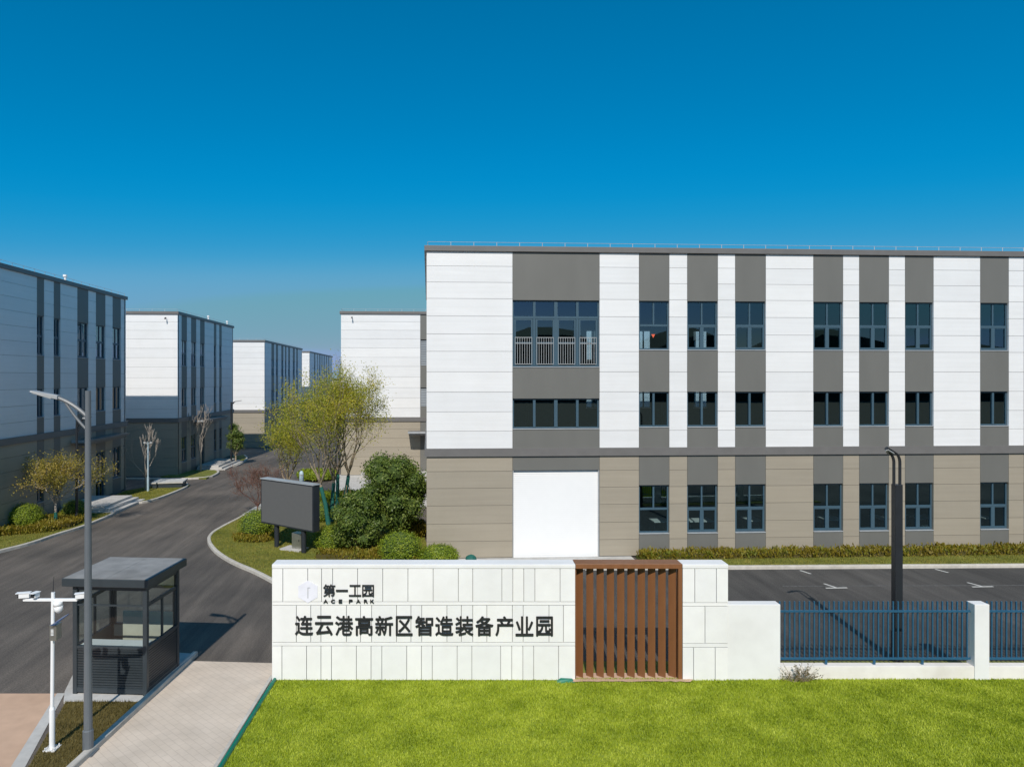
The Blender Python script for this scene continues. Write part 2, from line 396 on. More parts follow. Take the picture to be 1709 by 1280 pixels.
# front: sand paving, path, booth slab, dry grass, turf
sheet('sand_pavement', P((-420, 1157), (95, 1157), (-60, 1405), (-420, 1405)), .004, M['sand'], 'pinkish sand coloured pavement in the bottom corner', cat='pavement')
sheet('kerb_strip', P((95, 1157), (108, 1157), (-25, 1405), (-60, 1405)), .012, M['concrete'], 'pale concrete strip between sand paving and dry grass')
PATH = P((321, 1103), (473, 1107), (457, 1131), (284, 1407), (-10, 1405))
sheet('path', PATH, .008, M['paver'], 'beige paved footpath beside the guard booth')
DRY = P((110, 1174), (236, 1174), (-15, 1405), (-22, 1405))
sheet('dry_lawn', DRY, .05, M['dry'], 'small brown dry lawn patch around the two poles', .06)
blades('grass', DRY, 1700, .07, .012, M['bladed'], .05, 'dry brown grass around the pole bases')
sheet('booth_slab', P((108, 1157), (121, 1130), (300, 1092), (325, 1094), (240, 1174), (106, 1174)), .06, M['concrete'], 'pale concrete slab under the guard booth', .07)
kerb(P((326, 1094), (238, 1176), (-12, 1407)), 'stone kerb along the footpath beside the booth', .15, .13, smooth=0)
kerb(P((454, 1130), (361, 1280), (284, 1407)), 'pale edging stone between footpath and bright lawn', .1, .06, smooth=0)
TURF = P((459, 1134), (1800, 1134), (2300, 1405), (290, 1405))
sheet('lawn', TURF, .03, M['turf'], 'bright green lawn in front of the sign wall', .04)
blades('grass', TURF, 2300, .05, .02, M['blade'], .03, 'bright green grass in front of the white sign wall')
ed = MB(); a, b = G(458, 1133), G(287, 1407)
ed.tube([(a[0]+.05, a[1], .06), (b[0]+.05, b[1], .06)], .05, 6)
tag(ed.build('edging_strip', M['teal']), 'thin green plastic edging strip along the bright lawn', 'edging')

# central island with its kerb
ISL = P((478, 985), (430, 958), (392, 943), (362, 925), (347, 906), (352, 893), (374, 880), (398, 868), (424, 853), (440, 846), (640, 846), (712, 880), (712, 990))
kerb(ISL[:9], 'curved pale kerb around the planted island', .16, .14)
def chaikin(pts, n=2):
    for _ in range(n):
        q = []
        for a, b in zip(pts, pts[1:]+pts[:1]): q += [(a[0]*.75+b[0]*.25, a[1]*.75+b[1]*.25), (a[0]*.25+b[0]*.75, a[1]*.25+b[1]*.75)]
        pts = q
    return pts
sheet('island_lawn', chaikin(ISL), .1, M['lawn'], 'mown lawn of the planted island beside the road', .12, cat='lawn')
blades('grass', chaikin(ISL), 520, .06, .022, M['bladel'], .1, 'mown yellowish grass on the curved island')
sheet('pavement', P((404, 862), (424, 850), (446, 838), (452, 846), (436, 862), (418, 872)), .125, M['concrete'], 'pale paving at the island edge by the red shrub', .02)
sheet('plaza', P((560, 792), (720, 792), (724, 846), (548, 846)), .008, M['concrete'], 'pale paved forecourt beyond the island', cat='pavement')

# left verge: lawns L1..L4
L1 = P((-260, 985), (0, 921), (50, 909), (92, 894), (136, 881), (168, 868), (194, 857), (186, 851), (165, 854), (100, 862), (-200, 905))
kerb(P((-260, 989), (0, 922), (50, 910), (92, 895), (136, 882), (168, 869), (193, 858), (187, 851)), 'kerb curving along the left lawn by the golden tree', .16, .14)
sheet('verge_lawn', L1, .1, M['lawn'], 'mown verge under the golden tree at left', .12, cat='lawn')
blades('grass', L1, 420, .06, .025, M['bladel'], .1, 'mown grass along the left verge')
L2 = P((172, 838), (218, 841), (248, 838), (285, 825), (316, 812), (306, 805), (208, 822))
kerb(P((216, 842), (248, 839), (285, 826), (316, 813), (308, 806)), 'kerb of the small lawn below the first bare tree', .16, .14)
sheet('verge_lawn', L2, .1, M['lawn'], 'small lawn below the first bare tree', .12, cat='lawn')
blades('grass', L2, 420, .06, .025, M['bladel'], .1, 'mown grass below the first bare tree')
L3 = P((268, 797), (344, 800), (366, 789), (360, 786), (318, 786))
kerb(P((208, 800), (344, 801), (367, 790), (360, 786)), 'kerb across the side drive between the left buildings', .18, .14)
sheet('verge_lawn', L3, .1, M['lawn'], 'tiny lawn corner below the second bare tree', .12, cat='lawn')
L4 = P((372, 778), (394, 779), (412, 766), (408, 760), (352, 768))
kerb(P((376, 779), (396, 780), (414, 766), (408, 761)), 'kerb of the lawn below the clipped topiary tree', .18, .14)
sheet('verge_lawn', L4, .1, M['lawn'], 'lawn below the clipped topiary tree', .12, cat='lawn')
kerb(P((405, 746), (432, 742), (470, 738)), 'far kerb where the road bends away', .3, .14)

# parking side: kerb, lawn strip, slab, markings, strip behind the wall
y1 = G(1400, 950)[1]
kerb([(6.5, 28.1), (60, 26.45)], 'white kerb along the parking bays', .2, .14, smooth=0)
STR = [(9.2, 28.05), (60, 26.5), (60, 29.9), (9.2, 29.9)]
sheet('lawn_strip', STR, .1, M['lawn'], 'narrow lawn strip below the low hedge', .12, cat='lawn')
blades('grass', STR, 420, .06, .025, M['bladel'], .1, 'mown grass below the low hedge')
sheet('ramp', [(-.3, 28.35), (9.0, 28.1), (9.0, 29.95), (-.3, 29.95)], .06, M['concrete'], 'pale concrete apron in front of the roller shutter', .08)
FW = (sn*18, cs*18)
def wl(px, y=0):                              # wall line: local frame of the sign wall -> world XY
    lx = (px-CX)*18/F; return (FW[0]+lx*cs+y*sn, FW[1]-lx*sn+y*cs)
sheet('lawn_strip', [wl(950, .45), wl(2300, .35), wl(2300, 1.15), wl(950, 1.15)], .05, M['lawn'], 'dry lawn strip behind the fence', .06, cat='lawn')
def mark(px, py, l, tick):
    mb = MB(); x, y = G(px, py)
    mb.box(x-.42, x+.42, y-.045, y+.045, .005, .008) if l else None
    if tick: mb.box(-.045, .045, 0, .5, .0052, .0082, lambda a, b, c: (x-a-b*.32, y+.047+b, c))
    return struct(mb.build('parking_marking', M['marking']), 'white painted parking mark on the asphalt', 'parking marking')
for a in ((1396, 981, 1, 1), (1640, 979, 1, 1), (1354, 958, 0, 1), (1584, 956, 0, 1), (1890, 978, 1, 1), (1815, 955, 0, 1)): mark(*a)

mb = MB(); a, b = G(1306, 978), G(1880, 976)
mb.v = [(a[0], a[1]-.04, .0048), (b[0], b[1]-.04, .0048), (b[0], b[1]+.04, .0048), (a[0], a[1]+.04, .0048)]; mb.f = [[0, 1, 2, 3]]; mb.mi = [0]
struct(mb.build('parking_marking', mat('worn_paint', (.1, .1, .1), .85, .5, 9)), 'faint worn line along the parking bays', 'parking marking')

# ---------------------------------------------------------------- buildings
ZT = [13.58, 12.90, 12.19, 11.47, 10.70, 9.91, 9.15, 8.25, 7.364, 6.49, 5.64, 4.874]
ZB = [4.53, 3.868, 3.126, 2.36, 1.563, .795, 0.06]
W3, W2, W1 = (9.22, 11.42), (5.775, 7.364), (1.03, 3.2)
ROOF, CAP = 13.54, 13.78
def window(bld, fn, s0, s1, z0, z1, kind, glassm, lod):
    fw, d0, d1 = .055, -.17, -.10
    o = MB(); B = lambda a, b, c, d, e=d0, f_=d1: o.box(a, b, e, f_, c, d, fn)
    a, b = s0+.012, s1-.012; c, d = z0+.03, z1-.012
    B(a, a+fw, c, d); B(b-fw, b, c, d); B(a+fw, b-fw, c, c+fw); B(a+fw, b-fw, d-fw, d)
    m = (a+b)/2
    if kind == 'two': B(m-.045, m+.045, c+fw, d-fw, d0, d1+.02)
    if kind in ('four', 'fire'):
        t = c+(d-c)*.5
        B(a+fw, b-fw, t-.045, t+.045, d0, d1+.02); B(m-.035, m+.035, t+.045, d-fw)
        if kind == 'four':
            B(m-.05, m+.05, c+fw, t-.045, d0, d1+.015)
            for p, q in ((a+fw, m-.05), (m+.05, b-fw)):
                B(p, p+.035, c+fw, t-.045, d0, d1+.012); B(q-.035, q, c+fw, t-.045, d0, d1+.012)
                B(p+.035, q-.035, c+fw, c+fw+.05, d0, d1+.012); B(p+.035, q-.035, t-.085, t-.045, d0, d1+.012)
    if kind == 'wide2' or kind == 'wide3':
        for k in range(1, 4):
            x = a+(b-a)*k/4; hw = .075 if k == 2 else .055
            B(x-hw, x+hw, c+fw, d-fw, d0, d1+.02)
        if kind == 'wide3':
            t = c+(d-c)*.745; B(a+fw, b-fw, t-.05, t+.05, d0, d1+.025)
            for k in range(4):
                p = a+(b-a)*k/4+.07; q = a+(b-a)*(k+1)/4-.07
                B(p, p+.07, c+fw, t-.05, d0, d1+.01); B(q-.07, q, c+fw, t-.05, d0, d1+.01); B(p+.07, q-.07, t-.12, t-.05, d0, d1+.01); B(p+.07, q-.07, c+1.0, c+1.09, d0, d1+.01)
    win = o.build('window', M['frame'], bld)
    p = MB(); e = -.135; p.quad(fn(a+.02, e, c+.02), fn(b-.02, e, c+.02), fn(b-.02, e, d-.02), fn(a+.02, e, d-.02)); p.build('pane', glassm, win, fix=False)
    if not lod:
        p = MB(); p.box(s0+.005, s1-.005, -.16, .03, z0-.012, z0+.022, fn); p.build('sill', M['sill'], win)
    if kind == 'wide3':
        r = MB(); zz = c+.12
        for k in range(4):
            p = a+(b-a)*k/4+.1; q = a+(b-a)*(k+1)/4-.1
            for z_ in (c+.1, c+1.02, c+1.28): r.box(p, q, -.098, -.068, z_, z_+.026, fn)
            n = 7
            for i in range(n+1):
                x = p+(q-p-.017)*i/n; r.box(x, x+.017, -.094, -.072, c+.135, c+1.28, fn)
        r.build('guard_rail', M['rail'], win)
    if kind == 'fire' and z0 > 6:
        r = MB(); x, z_ = m, c+(d-c)*.28
        i = len(r.v); r.v += [fn(x-.085, -.13, z_+.08), fn(x+.085, -.13, z_+.08), fn(x, -.13, z_-.08)]; r.f.append([i, i+1, i+2]); r.mi.append(0)
        r.build('fire_marker', M['red'], win, fix=False)
    return win

def facade(bld, fn, bays, L, glassm, lod=0, acc=None, side=False):
    """bays: (s0, s1, kind, opts). white space between bays is filled automatically."""
    core = acc
    GAP = .0065
    def cl(mb, s0, s1, z0, z1, dd=0):
        if side: s0, s1 = max(s0, .104), min(s1, L-.104)
        mb.box(s0, s1, -.1, dd, z0, z1, fn)
    def cbox(s0, s1, d0, d1, z0, z1, fn):
        if side: s0, s1 = max(s0, .245), min(s1, L-.245)
        core.box(s0, s1, d0, d1, z0, z1, fn)
    def white(s0, s1):
        wh, tp = MB(), MB()
        for a, b in zip(ZT[1:], ZT[:-1]): cl(wh, s0+.006, s1-.006, a+GAP, min(b, ROOF)-GAP)
        for a, b in zip(ZB[1:], ZB[:-1]): cl(tp, s0+.006, s1-.006, a+GAP, b-GAP)
        wh.build('upper_cladding', M['white'], bld); tp.build('lower_cladding', M['taupe'], bld)
        cbox(s0, s1, -.24, -.105, -.3, ROOF, fn)
    def dark(s0, s1, z0, z1):
        if z0 < 4.5 < z1-.4:                 # the belt course splits the panel
            dark(s0, s1, z0, 4.7); z0 = 4.7
        dk = MB(); cl(dk, s0+.006, s1-.006, z0, z1); dk.build('dark_cladding', M['dark'], bld)
    cur = 0
    for s0, s1, kind, *opt in bays:
        if s0-cur > .05: white(cur, s0)
        cur = s1
        if kind == 'stripe':
            ops = [(W1, opt[0] if opt else 'four'), (W2, 'two'), (W3, opt[0] if opt else 'four')]
        elif kind == 'wide':
            ops = [((.02, 3.9), 'shutter'), ((5.72, 7.07), 'wide2'), ((8.45, 11.42), 'wide3')]
        elif kind == 'entry':
            ops = [((.02, 3.1), 'door'), (W2, 'two'), (W3, 'four')]
        elif kind == 'louver':
            ops = [(W2, opt[0] if opt else 'two'), (W3, opt[0] if opt else 'two')]
        z = -.3
        for (z0, z1), k in ops:
            dark(s0, s1, z, z0); cbox(s0, s1, -.24, -.105, z, z0, fn); z = z1
            if k == 'shutter':
                d = MB(); n = 44
                for i in range(n):
                    a = z0+(z1-z0)*i/n; b = z0+(z1-z0)*(i+1)/n
                    d.hexa([fn(s0+.04, -.16, a), fn(s1-.04, -.16, a), fn(s1-.04, -.12, a), fn(s0+.04, -.12, a), fn(s0+.04, -.16, b), fn(s1-.04, -.16, b), fn(s1-.04, -.136, b), fn(s0+.04, -.136, b)])
                sh = d.build('roller_shutter', M['shutter'], bld)
                d = MB(); d.box(s0+.006, s0+.045, -.17, -.02, z0, z1, fn); d.box(s1-.045, s1-.006, -.17, -.02, z0, z1, fn); d.build('guide_rail', M['sill'], sh)
            elif k == 'door':
                d = MB(); m_ = (s0+s1)/2
                for a, b in ((s0+.02, s0+.09), (s1-.09, s1-.02), (m_-.06, m_+.06)): d.box(a, b, -.18, -.1, z0, z1-.02, fn)
                d.box(s0+.09, s1-.09, -.18, -.1, z1-.75, z1-.65, fn); d.box(s0+.09, s1-.09, -.18, -.1, z1-.1, z1-.02, fn)
                dr = d.build('door', M['frame'], bld)
                p = MB(); p.quad(fn(s0+.05, -.14, z0), fn(s1-.05, -.14, z0), fn(s1-.05, -.14, z1-.05), fn(s0+.05, -.14, z1-.05)); p.build('pane', glassm, dr, fix=False)
            elif k == 'slats':
                d = MB(); n_ = int((z1-z0)/.14)
                for i in range(n_):
                    a = z0+.03+(z1-z0-.06)*i/n_; d.hexa([fn(s0+.03, -.1, a), fn(s1-.03, -.1, a), fn(s1-.03, -.08, a), fn(s0+.03, -.08, a), fn(s0+.03, -.16, a+.13), fn(s1-.03, -.16, a+.13), fn(s1-.03, -.14, a+.13), fn(s0+.03, -.14, a+.13)])
                d.box(s0+.007, s0+.03, -.17, -.05, z0, z1, fn); d.box(s1-.03, s1-.007, -.17, -.05, z0, z1, fn); d.build('louver_vent', M['slat'], bld)
            else: window(bld, fn, s0, s1, z0, z1, k, glassm, lod)
        dark(s0, s1, z, ROOF); cbox(s0, s1, -.24, -.105, z, ROOF, fn)
    if L-cur > .05: white(cur, L)

def building(name, label, ox, oy, oz, Wd, Dp, front=(), right=None, left=None, back=None, glassm=None, lod=0, rail=True):
    bld = tag(empty(name, (ox, oy, oz)), label, 'building', 'white panelled factory buildings of the estate')
    gl = glassm or M['glass']
    acc = MB()
    fns = {'front': (lambda s, d, z: (s, -d, z), Wd, front), 'right': (lambda s, d, z: (Wd+d, s, z), Dp, right),
           'left': (lambda s, d, z: (-d, Dp-s, z), Dp, left), 'back': (lambda s, d, z: (Wd-s, Dp+d, z), Wd, back)}
    for k, (fn, L, bays) in fns.items(): facade(bld, fn, bays or [], L, gl, lod, acc, k in ('left', 'right'))
    acc.build('wall', M['joint'], bld)
    c = MB()                                  # coping: four lengths mitred as butt joints
    c.box(-.1, Wd+.1, -.1, .35, ROOF, CAP); c.box(-.1, Wd+.1, Dp-.35, Dp+.1, ROOF, CAP)
    c.box(-.1, .35, .35, Dp-.35, ROOF, CAP); c.box(Wd-.35, Wd+.1, .35, Dp-.35, ROOF, CAP)
    c.build('coping', M['cap'], bld, .012)
    b = MB(); z0, z1 = 4.53, 4.874
    for (a, e) in ((.0, .09),):
        b.box(-e, Wd+e, -e, -.0, z0, z1); b.box(-e, Wd+e, Dp, Dp+e, z0, z1); b.box(-e, 0, 0, Dp, z0, z1); b.box(Wd, Wd+e, 0, Dp, z0, z1)
    b.build('belt_course', M['cap'], bld)
    r = MB(); r.box(.24, Wd-.24, .24, Dp-.24, 13.2, 13.4); r.build('roof', M['concrete'], bld)
    f = MB(); f.box(.241, Wd-.241, .241, Dp-.241, -.05, .12)
    for z in (4.55, 8.0): f.box(.241, Wd-.241, .241, Dp-.241, z, z+.2)
    f.build('floor_slab', M['floor'], bld)
    if not lod:
        mid = Dp*.55; x = 6.0
        while x < Wd-2:
            for z_, t_ in ((.12, 4.55), (4.75, 8.0), (8.2, 13.2)): i = MB(); i.box(x, x+.5, mid, mid+.5, z_, t_); i.build('column', M['inner'], bld)
            x += 7.6
    if rail:
        r = MB(); zt = 13.97
        for (a, c_) in (((0.05, .1), (Wd-.05, .1)), ((.05, .1), (.05, Dp-.1)), ((Wd-.05, .1), (Wd-.05, Dp-.1))):
            n = int(math.dist(a, c_)/1.0)
            r.tube([(a[0], a[1], zt), (c_[0], c_[1], zt)], .009, 4)
            for k in range(n+1):
                t = k/n; x, y = a[0]+(c_[0]-a[0])*t, a[1]+(c_[1]-a[1])*t; r.tube([(x, y, CAP), (x, y, zt)], .014, 4)
        r.build('lightning_rail', M['galv'], bld)
    return bld
def canopy(bld, x0, x1, y0, y1, z):
    c = MB(); c.box(x0, x1, y0, y1, z, z+.16); c.box(x0+.15, x1-.12, y0+.12, y1-.12, z-.14, z)
    c.m = 0; cp = c.build('canopy', M['cap'], bld, .01)
    e = MB(); e.box(x0-.004, x1+.03, y0-.03, y0, z+.02, z+.18); e.build('canopy_edge', M['sill'], cp)  # sunlit end face put in as a lighter grey edge
def camera_box(bld, x, y, z):
    c = MB(); c.box(x-.03, x+.03, y-.25, y, z, z+.06); c.box(x-.045, x+.045, y-.32, y-.12, z-.1, z-.001); c.build('wall_camera', M['lampdark'], bld, .01)
def vent(bld, x, y, r=.07, h=.32):
    v = MB(); v.tube([(x, y, 13.4), (x, y, CAP+h)], r, 8); v.tube([(x, y, CAP+h), (x, y, CAP+h+.12)], r*1.7, 8); v.build('roof_vent', M['polewhite'], bld)

# the near building on the right
YF, X0 = 30.0, X_on(712, 30)
xs = lambda *p: [X_on(q, YF)-X0 for q in p]
A = xs(855.5, 1000.5)
bays = [(A[0], A[1], 'wide')]
for i, (p, q) in enumerate(((1066.5, 1117), (1147, 1198), (1227, 1278), (1357.5, 1407), (1434, 1483.5), (1510.5, 1558), (1636, 1683.5))):
    a = xs(p, q); bays.append((a[0], a[1], 'stripe', 'fire' if i == 0 else 'four'))
s = bays[-1][1]
for g_ in (.73, .73, 2.1, .73, .73, 2.1, .73, .73):
    bays.append((s+g_, s+g_+1.33, 'stripe', 'four')); s = s+g_+1.33
Wn = s+3
bb = [(Wn-(x-X0)-.55, Wn-(x-X0)+.55, 'louver') for x in (26.2, 19.8, 15.6, 11.9)]
b1r = building('factory_building', 'largest white and grey panelled building, behind the sign wall, with white roller shutter', X0, YF, 0, Wn, 19.0, bays, back=bb)

YL = lambda *p: [Y_on(q, BX) for q in p]
def side(y0, *px): return [(Y_on(a, BX)-y0, Y_on(b, BX)-y0, 'stripe') for a, b in px]
# first on the left
BX1, B1Y = -21.6, 33.6
sb = [(a-B1Y, b-B1Y, k) for a, b, k in ((38.9, 39.6, 'stripe'), (40.6, 41.3, 'stripe'), (43.25, 44.6, 'stripe'), (45.6, 46.9, 'entry'), (47.95, 49.2, 'stripe'))]
b1l = building('factory_building', 'pale panelled building in shade at the left edge, behind the golden tree', BX1-24, B1Y, 0, 24, 50.0-B1Y, [(4, 7.8, 'wide')], right=sb, glassm=M['glassw'])
canopy(b1l, 24.09, 24.95, 42.4-B1Y, 48.2-B1Y, 4.02)
vent(b1l, 23.6, 42.6-B1Y)
# second on the left
y0 = Y_on(296.5, BX); ye = Y_on(389, BX)
sb = side(y0, (303, 312), (319, 327.5), (334, 341.5), (357, 361), (366, 370))
sb[2] = (sb[2][0], sb[2][1], 'entry')
b2l = building('factory_building', 'second building along the left of the road, sunlit white end with a shadowed foot', BX-24, y0, -.27, 24, ye-y0, [], right=sb, glassm=M['glassw'])
canopy(b2l, 24.09, 25.0, Y_on(322, BX)-y0, Y_on(364, BX)-y0, 4.3)
camera_box(b2l, 23.1, -.1, 13.2); vent(b2l, 23.7, (ye-y0)*.55); vent(b2l, 23.7, (ye-y0)*.93)
# third, fourth
y0 = Y_on(441.5, BX); ye = Y_on(504, BX)
sb = side(y0, (453, 457.5), (460.5, 464), (469.5, 473), (475.7, 478), (481, 484), (488.7, 492), (494.5, 497))
building('factory_building', 'third building along the left of the road, narrow white end above the road bend', BX-24, y0, -1.0, 24, ye-y0, [], right=sb, glassm=M['glassw'], lod=1)
y0 = Y_on(516.5, BX); ye = Y_on(554.5, BX)
sb = side(y0, (524.3, 526.2), (529.5, 530.5), (533, 534.6), (536.8, 538), (540.5, 541.7), (544.3, 545.5), (548, 549.2))
building('factory_building', 'farthest white building of the left row, above the sparse yellow-green trees', BX-24, y0, -1.15, 24, ye-y0, [], right=sb, glassm=M['glassw'], lod=1, rail=False)
# second on the right
xl = X_on(569, 57.7); f2 = [(X_on(701.5, 57.7)-xl, X_on(701.5, 57.7)-xl+2.2, 'louver', 'slats')]
s = f2[0][1]
for g_ in (2.5, .8, .8, 2.1, .8, .8, 2.1, .8): f2.append((s+g_, s+g_+1.35, 'stripe')); s = s+g_+1.35
b2r = building('factory_building', 'second building on the right, white corner half hidden behind the near building', xl, 57.7, -.22, s+3, 17, f2, left=[(4, 5.3, 'stripe'), (7, 8.3, 'stripe'), (10, 11.3, 'stripe')])
camera_box(b2r, .95, -.1, 13.25)
canopy(b2r, X_on(681, 56.4)-xl, X_on(681, 56.4)-xl+4.4, -1.6, -.1, 3.6)
# tiny far block
fb = tag(empty('far_house', (X_on(549, 240), 240, -1.05)), 'tiny cream flat roofed block on the horizon between the building rows', 'building')
m_ = MB(); m_.box(0, 12, 0, 10, 0, 8.2); m_.build('wall', M['cream'], fb)
m_ = MB(); m_.box(-.3, 12.3, -.3, 10.3, 8.2, 8.8); m_.build('roof', M['cap'], fb)
for k in range(3):
    m_ = MB(); m_.box(1.5+k*3.5, 3.2+k*3.5, -.06, 0, 5, 6.8); m_.build('window', M['frame'], fb)
# wooded ridge behind the viewer: it is what the window panes mirror
hb = MB(); n = 160; rows = []
hx = lambda i: -620+1240*i/n
h0 = [17+9*math.sin(i*.21)*math.sin(i*.057+1)+4*math.sin(i*.9)+random.uniform(-2.5, 2.5) for i in range(n+1)]
for j, (yy, k) in enumerate(((-165, 0), (-168, .55), (-175, .85), (-195, 1), (-240, .7), (-300, 0))):
    rows.append(len(hb.v))
    for i in range(n+1): hb.v.append((hx(i)+random.uniform(-1, 1), yy+random.uniform(-2, 2), -.5+(h0[i]+5)*k))
for j in range(5):
    for i in range(n): hb.f.append([rows[j]+i, rows[j]+i+1, rows[j+1]+i+1, rows[j+1]+i]); hb.mi.append(0)
struct(hb.build('hills', M['hill']), 'dark wooded ridge far behind the lawn', 'hills')

# steps in front of the left entrances
def steps(label, pts, n=3):
    t = tag(empty('entrance_steps', (0, 0, 0)), label, 'steps')
    cx = sum(p[0] for p in pts)/4; cy = sum(p[1] for p in pts)/4
    for k in range(n):
        m_ = MB(); g0 = .34*(n-1-k)
        q = [(x+(g0 if x > cx else 0), y+(g0*.5 if y > cy else -g0*.5)) for x, y in pts]
        m_.prism(q, zg(cy)+.15*k-.02, zg(cy)+.15*(k+1)-.002*k); m_.build('step', M['concrete'], t, .008)
    return t
steps('pale concrete entrance steps below the first left canopy', [(-21.5, 41.2), (-19.0, 41.2), (-19.0, 44.9), (-21.5, 44.9)])
x1, y1 = G(322, 783); x2, y2 = G(368, 777)
steps('pale entrance steps below the second left canopy, by the second bare tree', [(-20.75, y1-.6), (-18.9, y1-.6), (-18.9, y1+5), (-20.75, y1+5)])
steps('pale low steps in front of the second right building', [(X_on(600, 55), 55), (X_on(712, 55), 55), (X_on(712, 55), 57.5), (X_on(600, 55), 57.5)], 2)
x, y = G(275, 817)
pl = tag(empty('planter_box', (x, y+.9, 0), R(8)), 'grey flat topped utility plinth on the lawn under the first bare tree', 'plinth')
m_ = MB(); m_.box(-1.0, 1.0, -.8, .8, 0, .42); m_.build('body', M['booth'], pl, .01)
m_ = MB(); m_.box(-1.08, 1.08, -.88, .88, .42, .52); m_.build('lid', M['concrete'], pl, .01)

# ---------------------------------------------------------------- sign wall
s18 = 18/F
lx = lambda px: (px-CX)*s18
lz = lambda py: CAM_H-(py-HY)*s18
sw = tag(empty('sign_wall', (FW[0], FW[1], 0), -YAW), 'long white stone sign wall with black Chinese lettering on the lawn', 'sign wall')
def panels(mb, px0, px1, rows):
    for (ya, yb, js) in rows:
        e = [px0]+[j for j in js if px0 < j < px1]+[px1]
        for a, b in zip(e, e[1:]): mb.box(lx(a)+.007, lx(b)-.007, -.03, .02, lz(yb)+.007, lz(ya)-.007)
ROWS = [(948, 1003.5, [472.5, 514, 537, 555.5, 597, 639, 681, 723, 765, 789, 837.5, 855.7, 874, 892.5, 934.5]), (1003.5, 1009.5, []),
        (1009.5, 1071, [495, 519, 536, 578.5, 602, 620.5, 662, 686, 704, 746, 770, 789, 812.5, 855, 873, 916, 940]), (1071, 1077, []),
        (1077, 1134, [471, 512, 536, 553.5, 595, 619.5, 637.5, 679, 703.5, 721.5, 763, 787.5, 835.5, 854, 872.5, 890.5, 932])]
ROWS2 = [(948, 1005, [1159, 1195]), (1005, 1011, []), (1011, 1073, [1176]), (1073, 1079.5, []), (1079.5, 1135, [1157, 1193])]
c = MB(); c.box(lx(455.5), lx(959.5), .02, .4, -.3, lz(949)); c.box(lx(1139), lx(1213.5), .02, .4, -.3, lz(949)); c.build('core', M['groove'], sw)
c = MB(); panels(c, 455, 960, ROWS); panels(c, 1138.5, 1214, ROWS2)
c.box(lx(454.5), lx(455.5), -.028, .42, -.3, lz(949)); c.box(lx(1213.5), lx(1214.4), -.028, .42, -.3, lz(949))
c.box(lx(454.5), lx(960), .4, .43, -.3, lz(949)); c.box(lx(1138.5), lx(1214.4), .4, .43, -.3, lz(949))
c.build('cladding', M['stucco'], sw, .004)
c = MB(); c.box(lx(454.3), lx(960), -.04, .44, lz(948), lz(941)); c.box(lx(1138.5), lx(1214.8), -.04, .44, lz(948), lz(941)); c.build('coping', M['stucco'], sw, .015)
c = MB(); c.box(lx(454.5), lx(1214.4), -.034, .43, -.3, lz(1134.5)); c.build('plinth', M['stucco'], sw, .006)
def glyph(ch, px, py, hpx, wpx, off, parent=sw, m='letter'):
    cu = bpy.data.curves.new('letter', 'FONT'); cu.body = ch; cu.size = 1; cu.extrude = .5; cu.resolution_u = 3
    t = bpy.data.objects.new('letter_source', cu); C.objects.link(t)
    me = bpy.data.meshes.new_from_object(t.evaluated_get(bpy.context.evaluated_depsgraph_get()))
    bpy.data.objects.remove(t); bpy.data.curves.remove(cu); me.name = 'letter'
    n = len(me.vertices); v = np.zeros(n*3, np.float32); me.vertices.foreach_get('co', v); v = v.reshape(-1, 3)
    lo, hi = v.min(0), v.max(0); q = np.zeros_like(v)
    w_, h_ = wpx*s18, hpx*s18
    q[:, 0] = lx(px)+(v[:, 0]-lo[0])/(hi[0]-lo[0])*w_
    q[:, 2] = lz(py)-h_+(v[:, 1]-lo[1])/max(hi[1]-lo[1], 1e-6)*h_
    q[:, 1] = -.034-.03*(v[:, 2]-lo[2])/(hi[2]-lo[2])
    me.vertices.foreach_set('co', q.ravel()); me.materials.clear()
    bm = bmesh.new()
    for k, (dx, dz) in enumerate(((0, 0), (off, 0), (-off, 0), (0, off), (0, -off))):    # heavier strokes
        n0 = len(bm.verts); bm.from_mesh(me); bm.verts.ensure_lookup_table()
        for v_ in bm.verts[n0:]:
            v_.co.x += dx; v_.co.z += dz; v_.co.y -= .0006*k
    bmesh.ops.recalc_face_normals(bm, faces=bm.faces); bm.to_mesh(me); bm.free(); me.update()
    o = link('letter', me, M[m], parent); return o
for i, ch in enumerate('连云港高新区智造装备产业园'):
    glyph(ch, 493.5+33.37*i+(1 if ch in '区园' else 0), 1026.5+.1*i, 31.5, 27 if ch in '区园' else 29, .009)
for i, (ch, wd, hh, yo) in enumerate((('第', 20, 20, 974), ('一', 19.5, 2.6, 983), ('工', 20, 18.5, 975), ('园', 19.3, 19.3, 975))):
    glyph(ch, 540+21.5*i+(.6 if i == 3 else 0), yo, hh, wd, .0035)
for ch, px, wd in (('A', 540.5, 7), ('C', 553, 6.3), ('E', 566, 5.6), ('P', 583, 6), ('A', 595, 7), ('R', 608, 6), ('K', 618.5, 6)):
    glyph(ch, px, 999.2, 5.8, wd, .003)
e = MB(); cx_, cz_ = lx(514.5), lz(986.5); rr = 18.5*s18
hexp = [(cx_+rr*math.sin(R(60*k)), cz_+rr*math.cos(R(60*k))) for k in range(6)]
e.hexa([(0, 0, 0)]*8) if False else None
i = len(e.v); e.v += [(x, -.034, z) for x, z in hexp]+[(x, -.042, z) for x, z in hexp]
e.f.append([i+6+k for k in range(6)]); e.mi.append(0)
for k in range(6): e.f.append([i+k, i+(k+1) % 6, i+6+(k+1) % 6, i+6+k]); e.mi.append(0)
em = e.build('emblem', M['emblem'], sw)
e = MB(); e.box(cx_-.008, cx_+.008, -.047, -.041, cz_-.17, cz_+.1); e.box(cx_-.008, cx_+.06, -.048, -.041, cz_+.1, cz_+.115); e.build('emblem_line', M['sill'], em)

